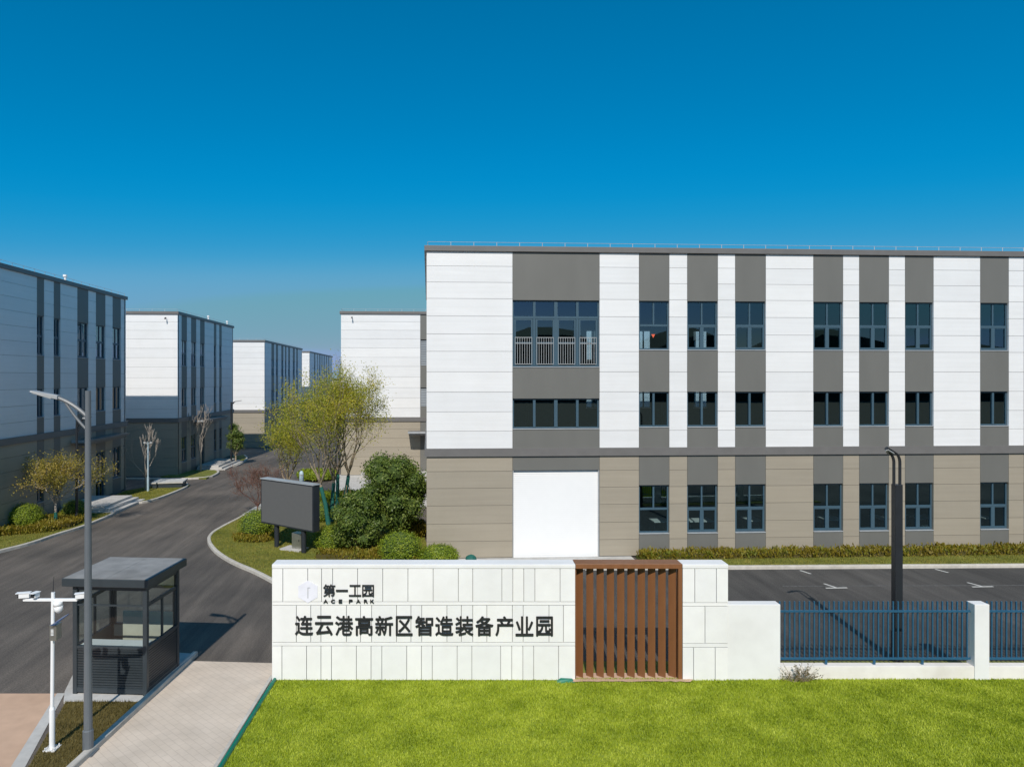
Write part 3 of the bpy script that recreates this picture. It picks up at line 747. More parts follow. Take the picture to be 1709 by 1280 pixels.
lv = tag(empty('louver_screen', (FW[0], FW[1], 0), -YAW), 'brown upright metal louver screen set in the white wall', 'screen')
c = MB(); c.box(lx(960.3), lx(1138.2), -.035, .43, lz(948.5), lz(940.5)); c.build('head_beam', M['brown'], lv, .01)
c = MB(); c.box(lx(1131.5), lx(1138.2), -.03, .42, lz(1134), lz(948.5)); c.build('side_post', M['brown'], lv, .005)
c = MB(); c.box(lx(960.3), lx(962), .02, .42, lz(1134), lz(948.5)); c.build('side_post', M['brown'], lv, .005)
c = MB(); c.box(lx(960.3), lx(1138.2), -.02, .42, lz(1138), lz(1133.8)); c.build('base_plate', M['sand'], lv)
src = None
for k in range(10):
    if src is None:
        c = MB(); c.box(-.105, .105, -.0125, .0125, lz(1133.7), lz(948.6)); src = c.build('fin', M['brown'], lv, .006); o = src
    else: o = src.copy(); C.objects.link(o); o.parent = lv
    o.location = (lx(969.3+17.35*k), .19, 0); o.rotation_euler = (0, 0, R(-41))
# boundary fence to the right
fe = tag(empty('boundary_fence', (FW[0], FW[1], 0), -YAW), 'blue railing fence on a white plinth with white pillars', 'fence')
c = MB(); c.box(lx(1214.6), lx(1302.5), .0, .3, -.3, lz(1008.5)); c.build('end_wall', M['stucco'], fe, .012)
c = MB(); c.box(lx(1302.6), lx(2300), .03, .28, -.3, lz(1112.5)); c.build('plinth', M['render'], fe, .01)
for px in (1627, 1975):
    c = MB(); c.box(lx(px), lx(px+24.5), .0, .31, -.3, lz(1008.5)); c.build('pillar', M['stucco'], fe, .012)
def railing(p0, p1):
    c = MB(); z0, z1 = lz(1104), lz(1024.5)
    for z in (z0, z1): c.box(lx(p0)+.01, lx(p1)-.01, .135, .175, z, z+.05)
    for t in (.25, .5, .75): c.box(lx(p0+(p1-p0)*t)-.03, lx(p0+(p1-p0)*t)+.03, .14, .17, lz(1112.5)-.01, z0)
    r = c.build('railing', M['blue'], fe); n = int(round((p1-p0)/8.33)); src = None
    for k in range(n):
        if src is None:
            c = MB(); c.box(-.0165, .0165, .1751, .208, lz(1106), lz(1007)); src = c.build('bar', M['blue'], r); o = src
        else: o = src.copy(); C.objects.link(o); o.parent = r
        o.location = (lx(p0+(k+.5)*(p1-p0)/n), 0, 0)
railing(1302.6, 1626.8); railing(1651.8, 1974.8)

q = [wl(948, -.13)]+[wl(p_, -.13-random.uniform(0, .07)) for p_ in range(956, 1150, 8)]+[wl(1156, -.05), wl(1150, -.03), wl(950, -.03)]
sheet('soil_strip', q, .068, M['sand'], 'bare sandy soil edge at the foot of the brown louver screen', cat='soil')
# weed at the wall foot, teal scraps
x, y = wl(1332, -.12)
wd = tag(empty('weed', (x, y, .02)), 'scraggly dry weed growing at the foot of the fence plinth', 'plant')
c = MB(); lp = []
for k in range(46):
    a = random.uniform(0, 6.28); l = random.uniform(.25, .62); tilt = random.uniform(.15, 1.25); px_ = random.uniform(-.42, .42)
    dx, dy = math.cos(a)*math.sin(tilt)*l, math.sin(a)*math.sin(tilt)*l*.35-.05; h = math.cos(tilt)*l
    c.tube([(px_*.55, 0, 0), (px_*.7+dx*.5, dy*.5, h*.6), (px_*.8+dx, dy, h)], [.006, .005, .002], 4, False)
    for q in range(9):
        t = random.uniform(.3, 1); lp.append((px_*.8+dx*t+random.gauss(0, .02), dy*t, h*t+random.gauss(0, .02)))
c.build('stem', M['bark'], wd); leaves('foliage', np.array(lp), .045, M['bladed'], wd)
x, y = wl(943, -.12); c = MB()
c.v = [(-.25, -.06, 0), (.25, -.06, 0), (.25, .08, 0), (-.25, .08, 0), (-.15, -.02, .06), (.12, -.03, .08), (.17, .05, .07), (-.12, .05, .09)]
c.f = [[0, 1, 5, 4], [1, 2, 6, 5], [2, 3, 7, 6], [3, 0, 4, 7], [4, 5, 6, 7]]; c.mi = [0]*5
o = tag(c.build('plastic_sheet', M['teal']), 'crumpled green plastic scrap on the lawn by the wall foot', 'scrap'); o.location = (x, y, .03)

# ---------------------------------------------------------------- guard booth
zb = .07
FL, FR, BR = [Vector(Gz(a, b, zb)) for a, b in ((121, 1157), (245, 1161), (296, 1113))]
ang = math.atan2(FR.y-FL.y, FR.x-FL.x); BW = (FR-FL).length; BD = (BR-FR).length
bo = tag(empty('guard_booth', (FL.x, FL.y, zb), ang), 'dark grey glazed guard booth with flat roof on the paving', 'booth')
BH, SZ, PW = 2.72, 1.2, .11
src = None
for (x, y) in ((0, 0), (BW-PW, 0), (0, BD-PW), (BW-PW, BD-PW)):
    if src is None: c = MB(); c.box(0, PW, 0, PW, 0, BH); src = c.build('post', M['booth'], bo, .008); o = src
    else: o = src.copy(); C.objects.link(o); o.parent = bo
    o.location = (x, y, 0)
def siding(mb, fn, L, z0, z1, p=.065):
    n = int((z1-z0)/p)
    for k in range(n):
        a = z0+(z1-z0)*k/n; b = z0+(z1-z0)*(k+1)/n
        mb.hexa([fn(0, .0, a), fn(L, .0, a), fn(L, .03, a), fn(0, .03, a), fn(0, -.012, b-.012), fn(L, -.012, b-.012), fn(L, .03, b-.012), fn(0, .03, b-.012)])
fns = {'f': (lambda s, d, z: (PW+s, .03+d, z), BW-2*PW), 'r': (lambda s, d, z: (BW-.03-d, PW+s, z), BD-2*PW), 'l': (lambda s, d, z: (.03+d, PW+s, z), BD-2*PW), 'b': (lambda s, d, z: (PW+s, BD-.03-d, z), BW-2*PW)}
for k, (fn, L) in fns.items():
    c = MB(); siding(c, fn, L, .16, SZ-.06)
    c.box(.001, L-.001, .0302, .05, .1, SZ-.06, fn); c.build('wall_siding', M['booth'], bo)
    c = MB(); c.box(0, L, -.02, .05, .04, .16, fn); c.build('base_rail', M['booth'], bo); c = MB(); c.box(0, L, -.01, .05, BH-.12, BH, fn); c.build('top_rail', M['booth'], bo)
    c = MB(); c.box(0, L, -.025, .055, SZ-.06, SZ, fn)
    zt = 2.22
    if k == 'f': t_ = MB(); t_.box(0, L, 0, .035, zt-.02, zt+.02, fn); t_.build('transom', M['booth'], bo)
    else: c.box(0, L, -.005, .045, zt-.04, zt+.04, fn)
    if k != 'f':
        c.box(L*.5-.03, L*.5+.03, 0, .045, SZ, zt-.04, fn); c.box(0, .05, 0, .045, SZ, zt-.04, fn); c.box(L-.05, L, 0, .045, SZ, zt-.04, fn)
    wf = c.build('window_frame', M['booth'], bo)
    c = MB(); c.quad(fn(0, .02, SZ), fn(L, .02, SZ), fn(L, .02, BH-.1), fn(0, .02, BH-.1)); c.build('pane', M['boothglass'], wf, fix=False)
c = MB(); c.box(-.2, BW+.09, -.13, BD+.24, BH, BH+.2); rf = c.build('roof', M['booth'], bo, .012)
c = MB()
for k in range(2): c.box(-.17+k*(BW+.23)/2+.004, -.17+(k+1)*(BW+.23)/2-.004, -.1, BD+.21, BH+.2, BH+.207)
c.build('roof_sheet', M['boothroof'], rf)
c = MB(); c.box(PW+.02, BW-PW-.02, .09, .5, SZ-.05, SZ-.01); c.build('counter', M['stucco'], bo, .006)
c = MB(); c.box(BW*.2, BW-PW-.02, BD-.12, BD-.082, .1, SZ+.35); c.build('inner_panel', M['cream'], bo, .006)
c = MB(); c.box(.08, BW-.08, .09, BD-.13, .01, .05); c.build('booth_floor', M['concrete'], bo)
c = MB(); c.box(BW*.3, BW*.3+.22, BD*.45, BD*.45+.22, SZ-.75, SZ-.7); c.tube([(BW*.3+.1, BD*.45+.1, .05), (BW*.3+.1, BD*.45+.1, SZ-.7)], .02, 6); c.build('stool', M['lampdark'], bo)

# ---------------------------------------------------------------- camera pole
x, y = G(87, 1253); D0 = x*sn+y*cs; sp = D0/F
cp = tag(empty('camera_pole', (x, y, .05), -YAW), 'white surveillance pole with cross arm and cameras in front of the booth', 'pole')
zz = lambda py: CAM_H-(py-HY)*sp-.05
xx = lambda px: (px-87.5)*sp
c = MB(); c.tube([(0, 0, 0), (0, 0, zz(1183)), (0, 0, zz(1179))], [.056, .056, .038], 14); c.tube([(0, 0, zz(1179)), (.02, 0, zz(988))], .037, 12)
c.build('mast', M['polewhite'], cp, smooth=False)
c = MB(); c.box(-.13, .13, -.13, .13, 0, .025)
for a in (-1, 1):
    for b in (-1, 1): c.tube([(a*.095, b*.095, .025), (a*.095, b*.095, .07)], .012, 6)
c.build('base_flange', M['polewhite'], cp)
c = MB(); c.box(xx(40), xx(130), -.03, .03, zz(1002.5), zz(998.5)); c.build('cross_arm', M['polewhite'], cp, .004)
def cctv(px, py, a, l=.2):
    c = MB(); z = zz(py); X = xx(px)
    c.obox(X, -.02, z-.05, z+.05, l, .1, a); c.obox(X-.02*math.cos(a), -.02-.02*math.sin(a), z+.051, z+.062, l+.08, .13, a)
    c.box(X-.02, X+.02, -.02, .02, zz(999), z-.051)
    o = c.build('camera', M['polewhite'], cp, .006)
    d = MB(); d.tube([(X-math.cos(a)*l*.5, -.02-math.sin(a)*l*.5, z), (X-math.cos(a)*(l*.5+.03), -.02-math.sin(a)*(l*.5+.03), z)], .04, 10); d.build('lens', M['lampdark'], o)
cctv(42.5, 992.5, R(15)); cctv(61, 992, R(75), .12); cctv(135, 993.5, R(-160), .17)
c = MB(); c.tube([(xx(100), -.06, zz(1002)), (xx(100), -.06, zz(1009))], .09, 14); c.tube([(xx(101), -.06, zz(1009)), (xx(101), -.06, zz(1016)), (xx(101), -.06, zz(1021))], [.085, .085, .03], 14); c.tube([(.02, 0, zz(1005)), (xx(100), -.06, zz(1005))], .025, 8)
c.build('dome_camera', M['polewhite'], cp, smooth=True)
c = MB(); c.tube([(.02, 0, zz(988)), (xx(90.5), 0, zz(962))], [.008, .004], 5); c.build('antenna', M['lampdark'], cp)
c = MB(); c.box(xx(89.5), xx(101), -.14, .06, zz(1065), zz(1039)); cb = c.build('control_box', M['steel'], cp, .008)
c = MB()
for k in range(5): c.box(xx(92), xx(96.5), -.146, -.14, zz(1056-2.2*k), zz(1055-2.2*k)); 
c.build('label_plate', M['polewhite'], cb)
c = MB(); c.hexa([(xx(94), -.2, zz(1039)), (xx(101), -.2, zz(1037)), (xx(112), .1, zz(1027)), (xx(104), .1, zz(1030)), (xx(94), -.2, zz(1038)), (xx(101), -.2, zz(1036)), (xx(112), .1, zz(1026)), (xx(104), .1, zz(1029))]); c.build('solar_panel', M['solar'], cp)

# ---------------------------------------------------------------- street lamps
def arc(p0, p1, p2, n=8):
    p0, p1, p2 = Vector(p0), Vector(p1), Vector(p2)
    return [p0*(1-t)**2+p1*2*t*(1-t)+p2*t*t for t in [i/n for i in range(n+1)]]
def street_lamp(px, py, ptop, parm, hx0, hx1, hy0, hy1, label, m, r0=.085, r1=.055, tall=None):
    x, y = G(px, py); D0 = x*sn+y*cs; k = D0/F
    zz = lambda q: CAM_H-(q-HY)*k-zg(y); xx = lambda q: (q-px)*k
    L = tag(empty('street_lamp', (x, y, zg(y)), -YAW), label, 'street lamp', 'street lamps along the estate road')
    c = MB(); c.tube([(0, 0, 0), (0, 0, .5), (0, 0, .52), (0, 0, zz(ptop))], [r0*1.25, r0*1.25, r0, r1], 14); c.box(-.16, .16, -.16, .16, 0, .03); c.build('pole', m, L, smooth=False)
    c = MB(); tip = (xx(hx1), 0, zz(hy1))
    c.tube(arc((0, 0, zz(parm)), (xx(hx1)*.45, 0, zz(hy1)-.12), tip), [.045]*9, 8)
    c.tube(arc((0, 0, zz(parm)-.28), (xx(hx1)*.4, 0, zz(parm)-.02), (xx(hx1)*.72, 0, zz(hy1)-.1)), [.03]*9, 8); c.build('arm', m, L, smooth=False)
    a = Vector(tip); b = Vector((xx(hx0), 0, zz(hy0))); d = (b-a); wv = Vector((0, .13, 0)); up = Vector((0, 0, .035))
    c = MB(); a0 = a-d*.12
    c.hexa([a0-wv*.6-up, b-wv-up*.3, b+wv-up*.3, a0+wv*.6-up, a0-wv*.5+up*1.6, b-wv*.8+up*.6, b+wv*.8+up*.6, a0+wv*.5+up*1.6])
    hd = c.build('lamp_head', M['lamphead'], L, .01)
    c = MB(); q0, q1 = a+d*.12, a+d*.92; o_ = Vector((0, 0, -.032))
    c.hexa([q0-wv*.7+o_-up*.5, q1-wv*.85+o_*.5-up*.4, q1+wv*.85+o_*.5-up*.4, q0+wv*.7+o_-up*.5, q0-wv*.7+o_*.3, q1-wv*.85+o_*.2, q1+wv*.85+o_*.2, q0+wv*.7+o_*.3]); c.build('lens', M['lens'], hd)
    return L
street_lamp(147, 1257, 652, 697, 55, 94, 653, 663, 'tall grey street lamp standing nearest, on the dry grass before the booth', M['lampgrey'])
street_lamp(128, 873, 700, 716, 152, 140, 696, 698, 'dark street lamp half hidden behind the nearest grey lamp, by the golden tree', M['lampdark'], .075, .05)
street_lamp(386, 776, 671, 673, 403, 393, 668.5, 670, 'small far street lamp beside the clipped topiary tree', M['lampdark'], .09, .07)
# twin arm lamp
x, y = G(1497, 1105); D0 = x*sn+y*cs; k = D0/F
tl = tag(empty('street_lamp', (x, y, 0), -YAW), 'black square twin armed lamp behind the blue railing', 'street lamp', 'street lamps along the estate road')
zz = lambda q: CAM_H-(q-HY)*k; xx = lambda q: (q-1497)*k
c = MB(); c.box(-.115, .115, -.11, .11, 0, zz(1052)); c.box(-.105, .105, -.1, .1, zz(1052), zz(808)); c.build('post', M['lampdark'], tl, .012)
for (dx, dy) in ((-5.2, 0), (4.8, 0)):
    c = MB(); p = [Vector((xx(1497+dx), 0, zz(812))), Vector((xx(1497+dx), 0, zz(775)))]
    p += arc(p[1], (xx(1497+dx), -.02, zz(760)), (xx(1497+dx-13), -.1, zz(754)), 6)[1:]+[Vector((xx(1463+dx*.2), -.45, zz(745-dx*.08)))]
    c.tube(p, [.04]*len(p), 4, sq=True); ar = c.build('arm', M['lampdark'], tl)
    c = MB(); a, b = p[-2], p[-1]; d = (b-a)
    c.tube([a+d*.1+Vector((0, 0, -.045)), b-d*.03+Vector((0, 0, -.045))], .03, 4, sq=True); c.build('lamp_strip', M['lens'], ar)

# ---------------------------------------------------------------- LED screen, cabinet, post
pa, pb = Vector(G(462, 916)), Vector(G(507, 926)); dv = (pb-pa).normalized(); an = math.atan2(dv.y, dv.x); mid = (pa+pb)/2; hl = (pb-pa).length/2
sc = tag(empty('led_screen', (mid.x, mid.y, .1), an), 'blank dark grey billboard screen on two posts on the island', 'billboard')
c = MB(); c.box(-hl-.92, hl+.82, -.18, .2, 1.05, 3.12); c.build('case', M['screenbox'], sc, .01)
c = MB(); c.box(-hl-.86, hl+.76, -.192, -.1801, 1.12, 3.06); c.build('display', M['screen'], sc)
c = MB(); c.box(-hl-.95, hl+.85, -.21, .23, 3.12, 3.16); c.build('hood', M['sill'], sc)
for q in (-hl, hl): c = MB(); c.tube([(q, 0, -.1), (q, 0, 1.05)], .115, 16); c.build('post', M['screenbox'], sc)
x, y = G(498, 921)
cb = tag(empty('utility_cabinet', (x, y+.1, .1), an+.2), 'small stainless utility cabinet behind the billboard post', 'cabinet')
c = MB(); c.box(-.26, .26, -.18, .18, .06, .78); c.build('body', M['steel'], cb, .01)
c = MB(); c.box(-.22, .22, -.192, -.181, .12, .72); d_ = c.build('door', M['steel'], cb); c = MB(); c.box(.14, .17, -.21, -.193, .4, .5); c.build('handle', M['lampdark'], d_)
c = MB(); c.box(-.75, .35, -.45, .3, 0, .06); c.build('base_slab', M['concrete'], cb)
x, y = G(503, 815)
bp = tag(empty('bollard', (x, y, .1)), 'pale blue round topped post behind the billboard', 'bollard')
c = MB(); c.tube([(0, 0, 0), (0, 0, .95), (0, 0, 1.1), (0, 0, 1.17)], [.16, .16, .12, .04], 12); c.build('shaft', M['post'], bp, smooth=True)
c = MB(); c.tube([(0, 0, .82), (0, 0, .92)], .166, 12); c.build('band', M['sill'], bp)

# ---------------------------------------------------------------- plants
def grow(mb, p, d, l, r, depth, tips, bend=.18, spread=.55, up=.12, shrink=.74, kids=(2, 3), minr=.004):
    n = 3; pts = [p]; rads = [r]
    for k in range(n):
        d = (d+Vector((random.gauss(0, bend), random.gauss(0, bend), random.gauss(0, bend*.6)+up))).normalized()
        p = p+d*l/n; pts.append(p); rads.append(max(minr, r*(1-.35*(k+1)/n)))
        if depth <= 3: tips.append((p.copy(), d.copy()))
    mb.tube(pts, rads, 6 if depth > 3 else (4 if depth > 1 else 3), False)
    if depth <= 0: return
    for k in range(random.randint(*kids)):
        ax = d.cross(Vector((random.gauss(0, 1), random.gauss(0, 1), random.gauss(0, 1)))).normalized()
        nd = (Matrix.Rotation(random.gauss(spread, .16), 3, ax) @ d).normalized()
        t = random.choice((1, 1, .66)) if k else 1
        q = pts[3] if t == 1 else pts[2]
        grow(mb, q, nd, l*shrink*random.uniform(.8, 1.2), max(minr, rads[-1]*.72), depth-1, tips, bend, spread, up, shrink, kids, minr)
def tree(name, label, cat, x, y, z, trunk_h, r, l, depth, lm, bark, leaf_n, leaf_s, wrap=0, spread=.5, up=.1, group=None, lean=(0, 0), limbs=3, stakes=False, kids=(2, 3), scat=.22, fork=.5, minr=.004, shrink=.74):
    random.seed(sum(map(ord, label)))
    t = tag(empty(name, (x, y, z)), label, cat, group); mb = MB(); tips = []
    top = Vector((lean[0], lean[1], trunk_h)); mb.tube([(0, 0, -.1), (lean[0]*.4, lean[1]*.4, trunk_h*.55), top], [r*1.25, r, r*.85], 8, False)
    for k in range(limbs):
        a = 6.283*(k+random.uniform(-.2, .2))/limbs; f = random.uniform(.7, 1.2)*fork
        grow(mb, top.copy(), Vector((math.cos(a)*f, math.sin(a)*f, 1)).normalized(), l*random.uniform(.85, 1.15), r*.6, depth, tips, spread=spread, up=up, kids=kids, minr=minr, shrink=shrink)
    tk = mb.build('trunk', bark, t, fix=False, smooth=True)
    if leaf_n:
        idx = rng.integers(0, len(tips), leaf_n); P_ = np.array([tuple(tips[i][0]) for i in idx])+rng.normal(size=(leaf_n, 3))*scat*np.array([1, 1, .9])
        leaves('crown', P_, leaf_s, lm, t)
    if wrap:
        c = MB(); c.tube([(0, 0, .0), (lean[0]*.4, lean[1]*.4, trunk_h*.55), (lean[0]*wrap, lean[1]*wrap, trunk_h*wrap)], [r*1.5, r*1.25, r*1.15], 9); c.build('trunk_wrap', M['wrap'], t)
    if stakes:
        c = MB()
        for k in range(3):
            a = 2.1*k+.4; c.tube([(math.cos(a)*.7, math.sin(a)*.7, 0), (math.cos(a)*.08+lean[0]*.7, math.sin(a)*.08+lean[1]*.7, trunk_h*.75)], .022, 5)
        c.build('stake', M['stake'], t)
    return t
# sparse yellow-green clump on the island
GY = 'sparse yellow-green trees with wrapped trunks'
for (px, py, th, lean, lab, lf) in ((549, 886, 2.3, (-.45, .1), 'sparse tree with thick leaning green wrapped trunk right of the billboard', 2500),
                                    (553, 874, 2.2, (.1, .3), 'sparse tree with slim green wrapped trunk in the middle of the clump', 2600),
                                    (574, 868, 2.5, (.25, .1), 'sparse tree with green wrapped trunk nearest the dark evergreens', 4200),
                                    (563, 860, 2.4, (0, .2), 'sparse tree with green wrapped trunk at the back of the clump', 2800)):
    x, y = G(px, py)
    tree('deciduous_tree', lab, 'tree', x, y, .1, th, .085, 1.8, 4, M['lf_yel'], M['bark'], int(lf*3.3), .085, .95, .44, .15, GY, lean, limbs=6, stakes=(th == 2.5), fork=.55)
x, y = G(480, 842)
tree('deciduous_tree', 'sparse tree rising behind the left end of the billboard', 'tree', x, y, .1, 1.2, .1, 1.55, 4, M['lf_yel'], M['bark'], 9500, .085, .95, .44, .14, GY, (0, 0), limbs=6, stakes=True, fork=.5)
x, y = G(93, 879)
tree('golden_tree', 'golden leaved spreading tree with green wrapped foot on the left verge', 'tree', x, y, .1, 1.15, .07, .92, 4, M['lf_gold'], M['barkgrey'], 10500, .085, .6, .46, .1, None, limbs=7, fork=.62)
x, y = G(243, 820)
tree('bare_tree', 'first leafless pale tree, on the small lawn by the first left building', 'tree', x, y, .1, .9, .07, 1.15, 4, None, M['barkgrey'], 0, 0, 0, .24, .2, 'leafless pale trees along the left row', limbs=5, fork=.38, kids=(2, 2), minr=.014)
x, y = G(335, 788)
tree('bare_tree', 'second leafless pale tree, farther on before the second left building', 'tree', x, y, .1+zg(y), 1.5, .08, 1.25, 4, None, M['barkgrey'], 0, 0, 0, .22, .2, 'leafless pale trees along the left row', limbs=5, fork=.36, kids=(2, 2), minr=.015)
x, y = G(430, 862)
tree('red_shrub', 'leafless reddish twiggy shrub tree left of the billboard', 'shrub', x, y, .1, .45, .04, .75, 5, M['lf_red'], M['barkred'], 3200, .06, 0, .45, .08, None, limbs=8, fork=.7, minr=.006)

def lump_pts(blobs, n, shell=.35):
    tot = sum(b[3]**2 for b in blobs); out = []; nor = []
    for (bx, by, bz, r, sz) in blobs:
        k = int(n*r*r/tot); d = rng.normal(size=(k, 3)); d /= np.linalg.norm(d, axis=1)[:, None]
        rr = r*(1-shell*rng.random(k)**1.6)*(1+.09*rng.normal(size=k))
        p = d*rr[:, None]; p[:, 2] *= sz; out.append(p+np.array([bx, by, bz])); nor.append(d)
    return np.concatenate(out), np.concatenate(nor)
def ico(mb, c, r, sz, sub=2):
    bm = bmesh.new(); bmesh.ops.create_icosphere(bm, subdivisions=sub, radius=r); i = len(mb.v)
    for v in bm.verts:
        k = 1+random.uniform(-.06, .06); mb.v.append((c[0]+v.co.x*k, c[1]+v.co.y*k, c[2]+v.co.z*sz*k))
    bm.verts.index_update()
    for f in bm.faces: mb.f.append([i+v.index for v in f.verts]); mb.mi.append(0)
    bm.free()
def evergreen(label, x, y, z, blobs, n, ls, trunk_h, r=.07):
    random.seed(sum(map(ord, label)))
    t = tag(empty('evergreen_tree', (x, y, z)), label, 'tree', 'dark rounded evergreens beside the near building')
    c = MB(); c.tube([(0, 0, -.1), (.03, 0, trunk_h*.6), (0, 0, trunk_h+.3)], [r*1.2, r, r*.7], 8)
    for k in range(6):
        a = k*1.05; c.tube([(0, 0, trunk_h*.8), (math.cos(a)*.35, math.sin(a)*.35, trunk_h+.35), (math.cos(a)*.8, math.sin(a)*.8, trunk_h+1.1)], [r*.5, r*.35, .01], 5, False)
    c.build('trunk', M['bark'], t)
    p, q = lump_pts(blobs, n, .5); cr = leaves('crown', p, ls, M['lf_dark'], t, .2, .5, q)
    c = MB()
    for b in blobs: ico(c, b[:3], b[3]*.66, b[4])
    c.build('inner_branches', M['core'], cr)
def randblobs(rx, rz, zc, n, r0, r1):
    random.seed(int(rx*100)); o = [(0, 0, zc, rx*.86, rz/rx)]
    for k in range(n):
        a = 6.283*k/n*2.4+random.uniform(-.3, .3); e = random.uniform(-.8, .95); rr = random.uniform(r0, r1)
        q = math.sqrt(max(0, 1-e*e)); o.append((math.cos(a)*q*(rx-rr*.75), math.sin(a)*q*(rx-rr*.75), zc+e*(rz-rr*.75), rr, .9))
    return o
x, y = G(654, 905)
evergreen('taller dark evergreen tree nearest the corner of the near building', x, y, .1, randblobs(1.8, 2.05, 2.3, 30, .45, .75), 21000, .13, .8)
x, y = G(594, 927)
evergreen('shorter dark evergreen tree in front, left of the taller one', x, y, .1, randblobs(1.15, 1.4, 1.5, 18, .35, .55), 13000, .12, .4, .05)
x, y = G(393, 775)
evergreen('small clipped topiary tree by the far lawn corner', x, y, .1+zg(y), randblobs(.85, 1.7, 2.4, 12, .4, .6), 3500, .15, .9)
def ball(label, px, py, r, n=9000, sz=.82, dx=0, ls=.062):
    x, y = G(px, py); t = tag(empty('ball_shrub', (x, y, .1)), label, 'shrub', 'clipped ball shrubs')
    bl = [(0, 0, r*sz*.82, r, sz)]+[(random.uniform(-.25, .25)*r, random.uniform(-.25, .25)*r, r*sz*.85, r*.88, sz) for _ in range(3)]
    p, q = lump_pts(bl, n, .12); p = p[p[:, 2] > 0]; q = np.array([(a-np.array([0, 0, r*sz*.8])) for a in p]); q /= np.linalg.norm(q, axis=1)[:, None]
    f = leaves('foliage', p, ls, M['lf_ball'], t, .25, .6, q*1.2)
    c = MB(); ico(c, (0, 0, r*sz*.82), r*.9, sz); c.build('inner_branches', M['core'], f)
ball('clipped round shrub on the left verge beside the golden tree', 41, 884, .86)
ball('dark clipped shrub behind the foot of the golden tree', 126, 868, .72, 3500)
ball('clipped round shrub left of the billboard posts', 427, 898, .86)
ball('clipped round shrub right of the billboard, behind the shorter evergreen', 555, 922, .78)
ball('clipped round shrub below the taller evergreen', 668, 940, .88)
ball('low wide clipped shrub at the building corner above the white wall', 732, 944, .8, sz=.55)
ball('bright clipped shrub behind the wrapped trunks', 535, 872, .75, 3000)
def hedge(label, poly, h, dens, ls, m='lf_hedge'):
    xs_ = [p[0] for p in poly]; ys_ = [p[1] for p in poly]; ar = (max(xs_)-min(xs_))*(max(ys_)-min(ys_)); n = int(ar*dens)
    x = rng.uniform(min(xs_), max(xs_), n); y = rng.uniform(min(ys_), max(ys_), n); k = inside(x, y, poly); x, y = x[k], y[k]; n = len(x)
    top = h*(.86+.16*np.sin(x*3.1+y*2)*np.sin(x*1.3)+.1*rng.normal(size=n)); z = .1+top*rng.random(n)**.75
    a = rng.uniform(0, 6.283, n); l = ls*rng.uniform(.7, 1.6, n); wv = ls*.28; b = rng.uniform(0, 6.283, n); ln = l*.55
    V = np.zeros((n, 4, 3)); bx = np.stack([x, y, z-l*.5], 1); tx = np.stack([x+np.cos(b)*ln, y+np.sin(b)*ln, z+l*.5], 1); sv = np.stack([np.cos(a)*wv, np.sin(a)*wv, 0*a], 1)
    V[:, 0] = bx; V[:, 1] = (bx+tx)/2+sv; V[:, 2] = tx; V[:, 3] = (bx+tx)/2-sv
    t = tag(empty('hedge', (0, 0, 0)), label, 'hedge', 'low bronze hedges'); f = flat_mesh('foliage', V.reshape(-1, 3), 4, M[m], t)
    cxx, cyy = sum(xs_)/len(xs_), sum(ys_)/len(ys_)
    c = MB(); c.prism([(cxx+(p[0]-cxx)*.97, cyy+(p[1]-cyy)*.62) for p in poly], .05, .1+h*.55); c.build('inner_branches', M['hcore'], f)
    return t
hedge('low bronze green hedge along the foot of the near building', [(X_on(1066, 29.4), 29.05), (60, 28.85), (60, 29.75), (X_on(1066, 29.4), 29.75)], .4, 680, .12)
e = lambda cx, cy, rx, ry, n=14: [(cx+rx*math.cos(6.283*k/n), cy+ry*math.sin(6.283*k/n)) for k in range(n)]
x, y = G(424, 905); hedge('low bronze planting ringing the shrub left of the billboard', e(x, y+.25, 1.1, .9), .3, 900, .1)
hedge('low bronze hedge on the left verge below the golden tree', P((-60, 914), (0, 899), (75, 893), (118, 884), (146, 872), (150, 862), (96, 866), (30, 884), (-60, 896)), .42, 700, .11)
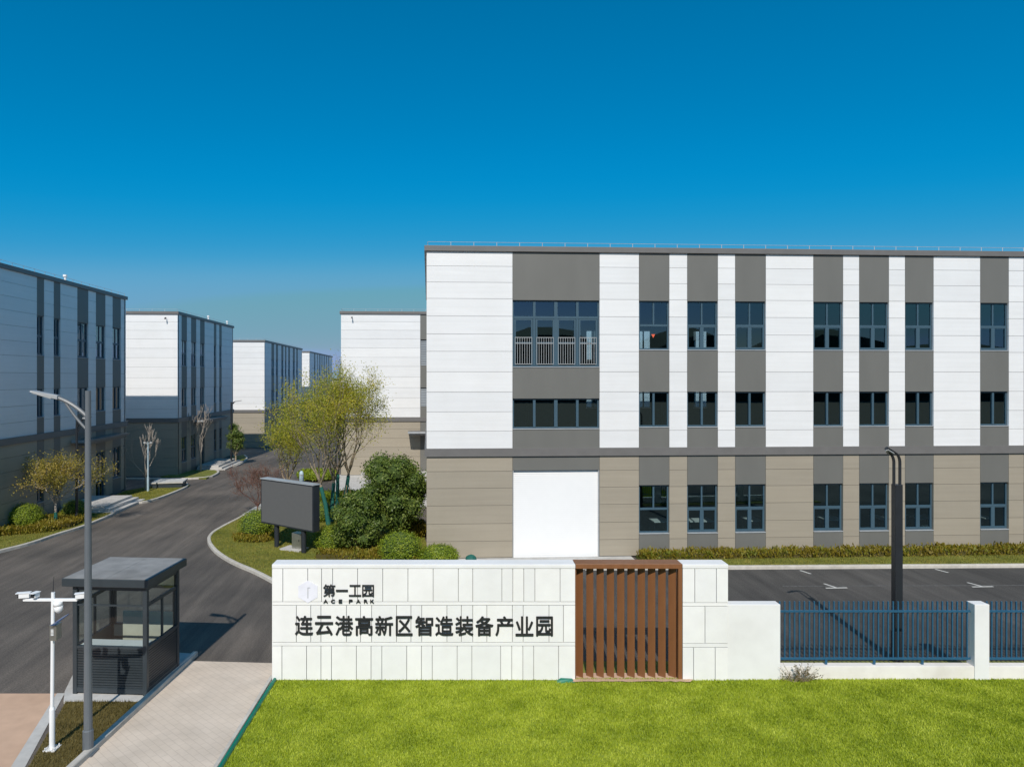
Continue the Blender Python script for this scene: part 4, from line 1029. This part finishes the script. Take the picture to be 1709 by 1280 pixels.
hedge('low bronze hedge below the two evergreens', P((524, 936), (700, 948), (760, 948), (760, 936), (640, 924), (540, 924)), .35, 700, .11)
x, y = G(690, 905); hedge('bronze hedge patch between taller evergreen and building wall', e(x-.1, y+1.5, .75, 1.6), .6, 700, .11)
x, y = G(575, 838); hedge('yellow green planting at the back of the island', e(x, y, 2.4, 1.2), .6, 500, .14, 'lf_ball')
x, y = G(530, 800); hedge('low yellow green planting beyond the island', e(x, y, 1.6, 2.2), .5, 420, .15, 'lf_ball')
x, y = G(786, 941); c = MB(); ico(c, (0, 0, .16), .24, .8)
t = tag(empty('green_cover', (x, y, .06)), 'small dark green netted cover beside the roller shutter apron', 'cover'); c.build('netting', M['wrap'], t)
# camera post by the first bare tree
x, y = G(247, 822)
t = tag(empty('camera_post', (x, y, .1)), 'slim pale surveillance post beside the first bare tree', 'pole')
c = MB(); c.tube([(0, 0, 0), (0, 0, 1.0)], .075, 8); c.tube([(0, 0, 1.0), (0, 0, 3.45)], .05, 8); c.build('mast', M['post'], t)
c = MB(); c.box(-.22, .22, -.02, .02, 3.3, 3.34); c.box(-.28, -.14, -.08, .04, 3.341, 3.42); c.box(.14, .28, -.08, .04, 3.341, 3.42); c.build('camera', M['galv'], t)

# ---------------------------------------------------------------- pale slabs added behind the ground floor panes to show as sun patches
src = None
for k, (px, wd_) in enumerate(((1100, .8), (1165, 1.15), (1254, .62), (1386, .95), (1468, .45), (1540, 1.0), (1638, .5))):
    if src is None:
        src = tag(empty('workbench'), 'pale sunlit bench top standing inside a ground floor window of the largest building', 'bench', 'benches behind the ground floor windows')
        c = MB(); c.box(-.5, .5, -.5, .5, 1.22, 1.26); parts = [c.build('bench_top', M['benchtop'], src)]
        for a in (-.42, .42):
            for b in (-.3, .3): c = MB(); c.box(a-.025, a+.025, b-.025, b+.025, .12, 1.22); parts.append(c.build('leg', M['lampdark'], src))
        o = src
    else:
        o = src.copy(); C.objects.link(o)
        for q in parts:
            d_ = q.copy(); C.objects.link(d_); d_.parent = o
    o.location = (X_on(px, 31.9), 31.9, 0); o.scale = (wd_, 1, 1)
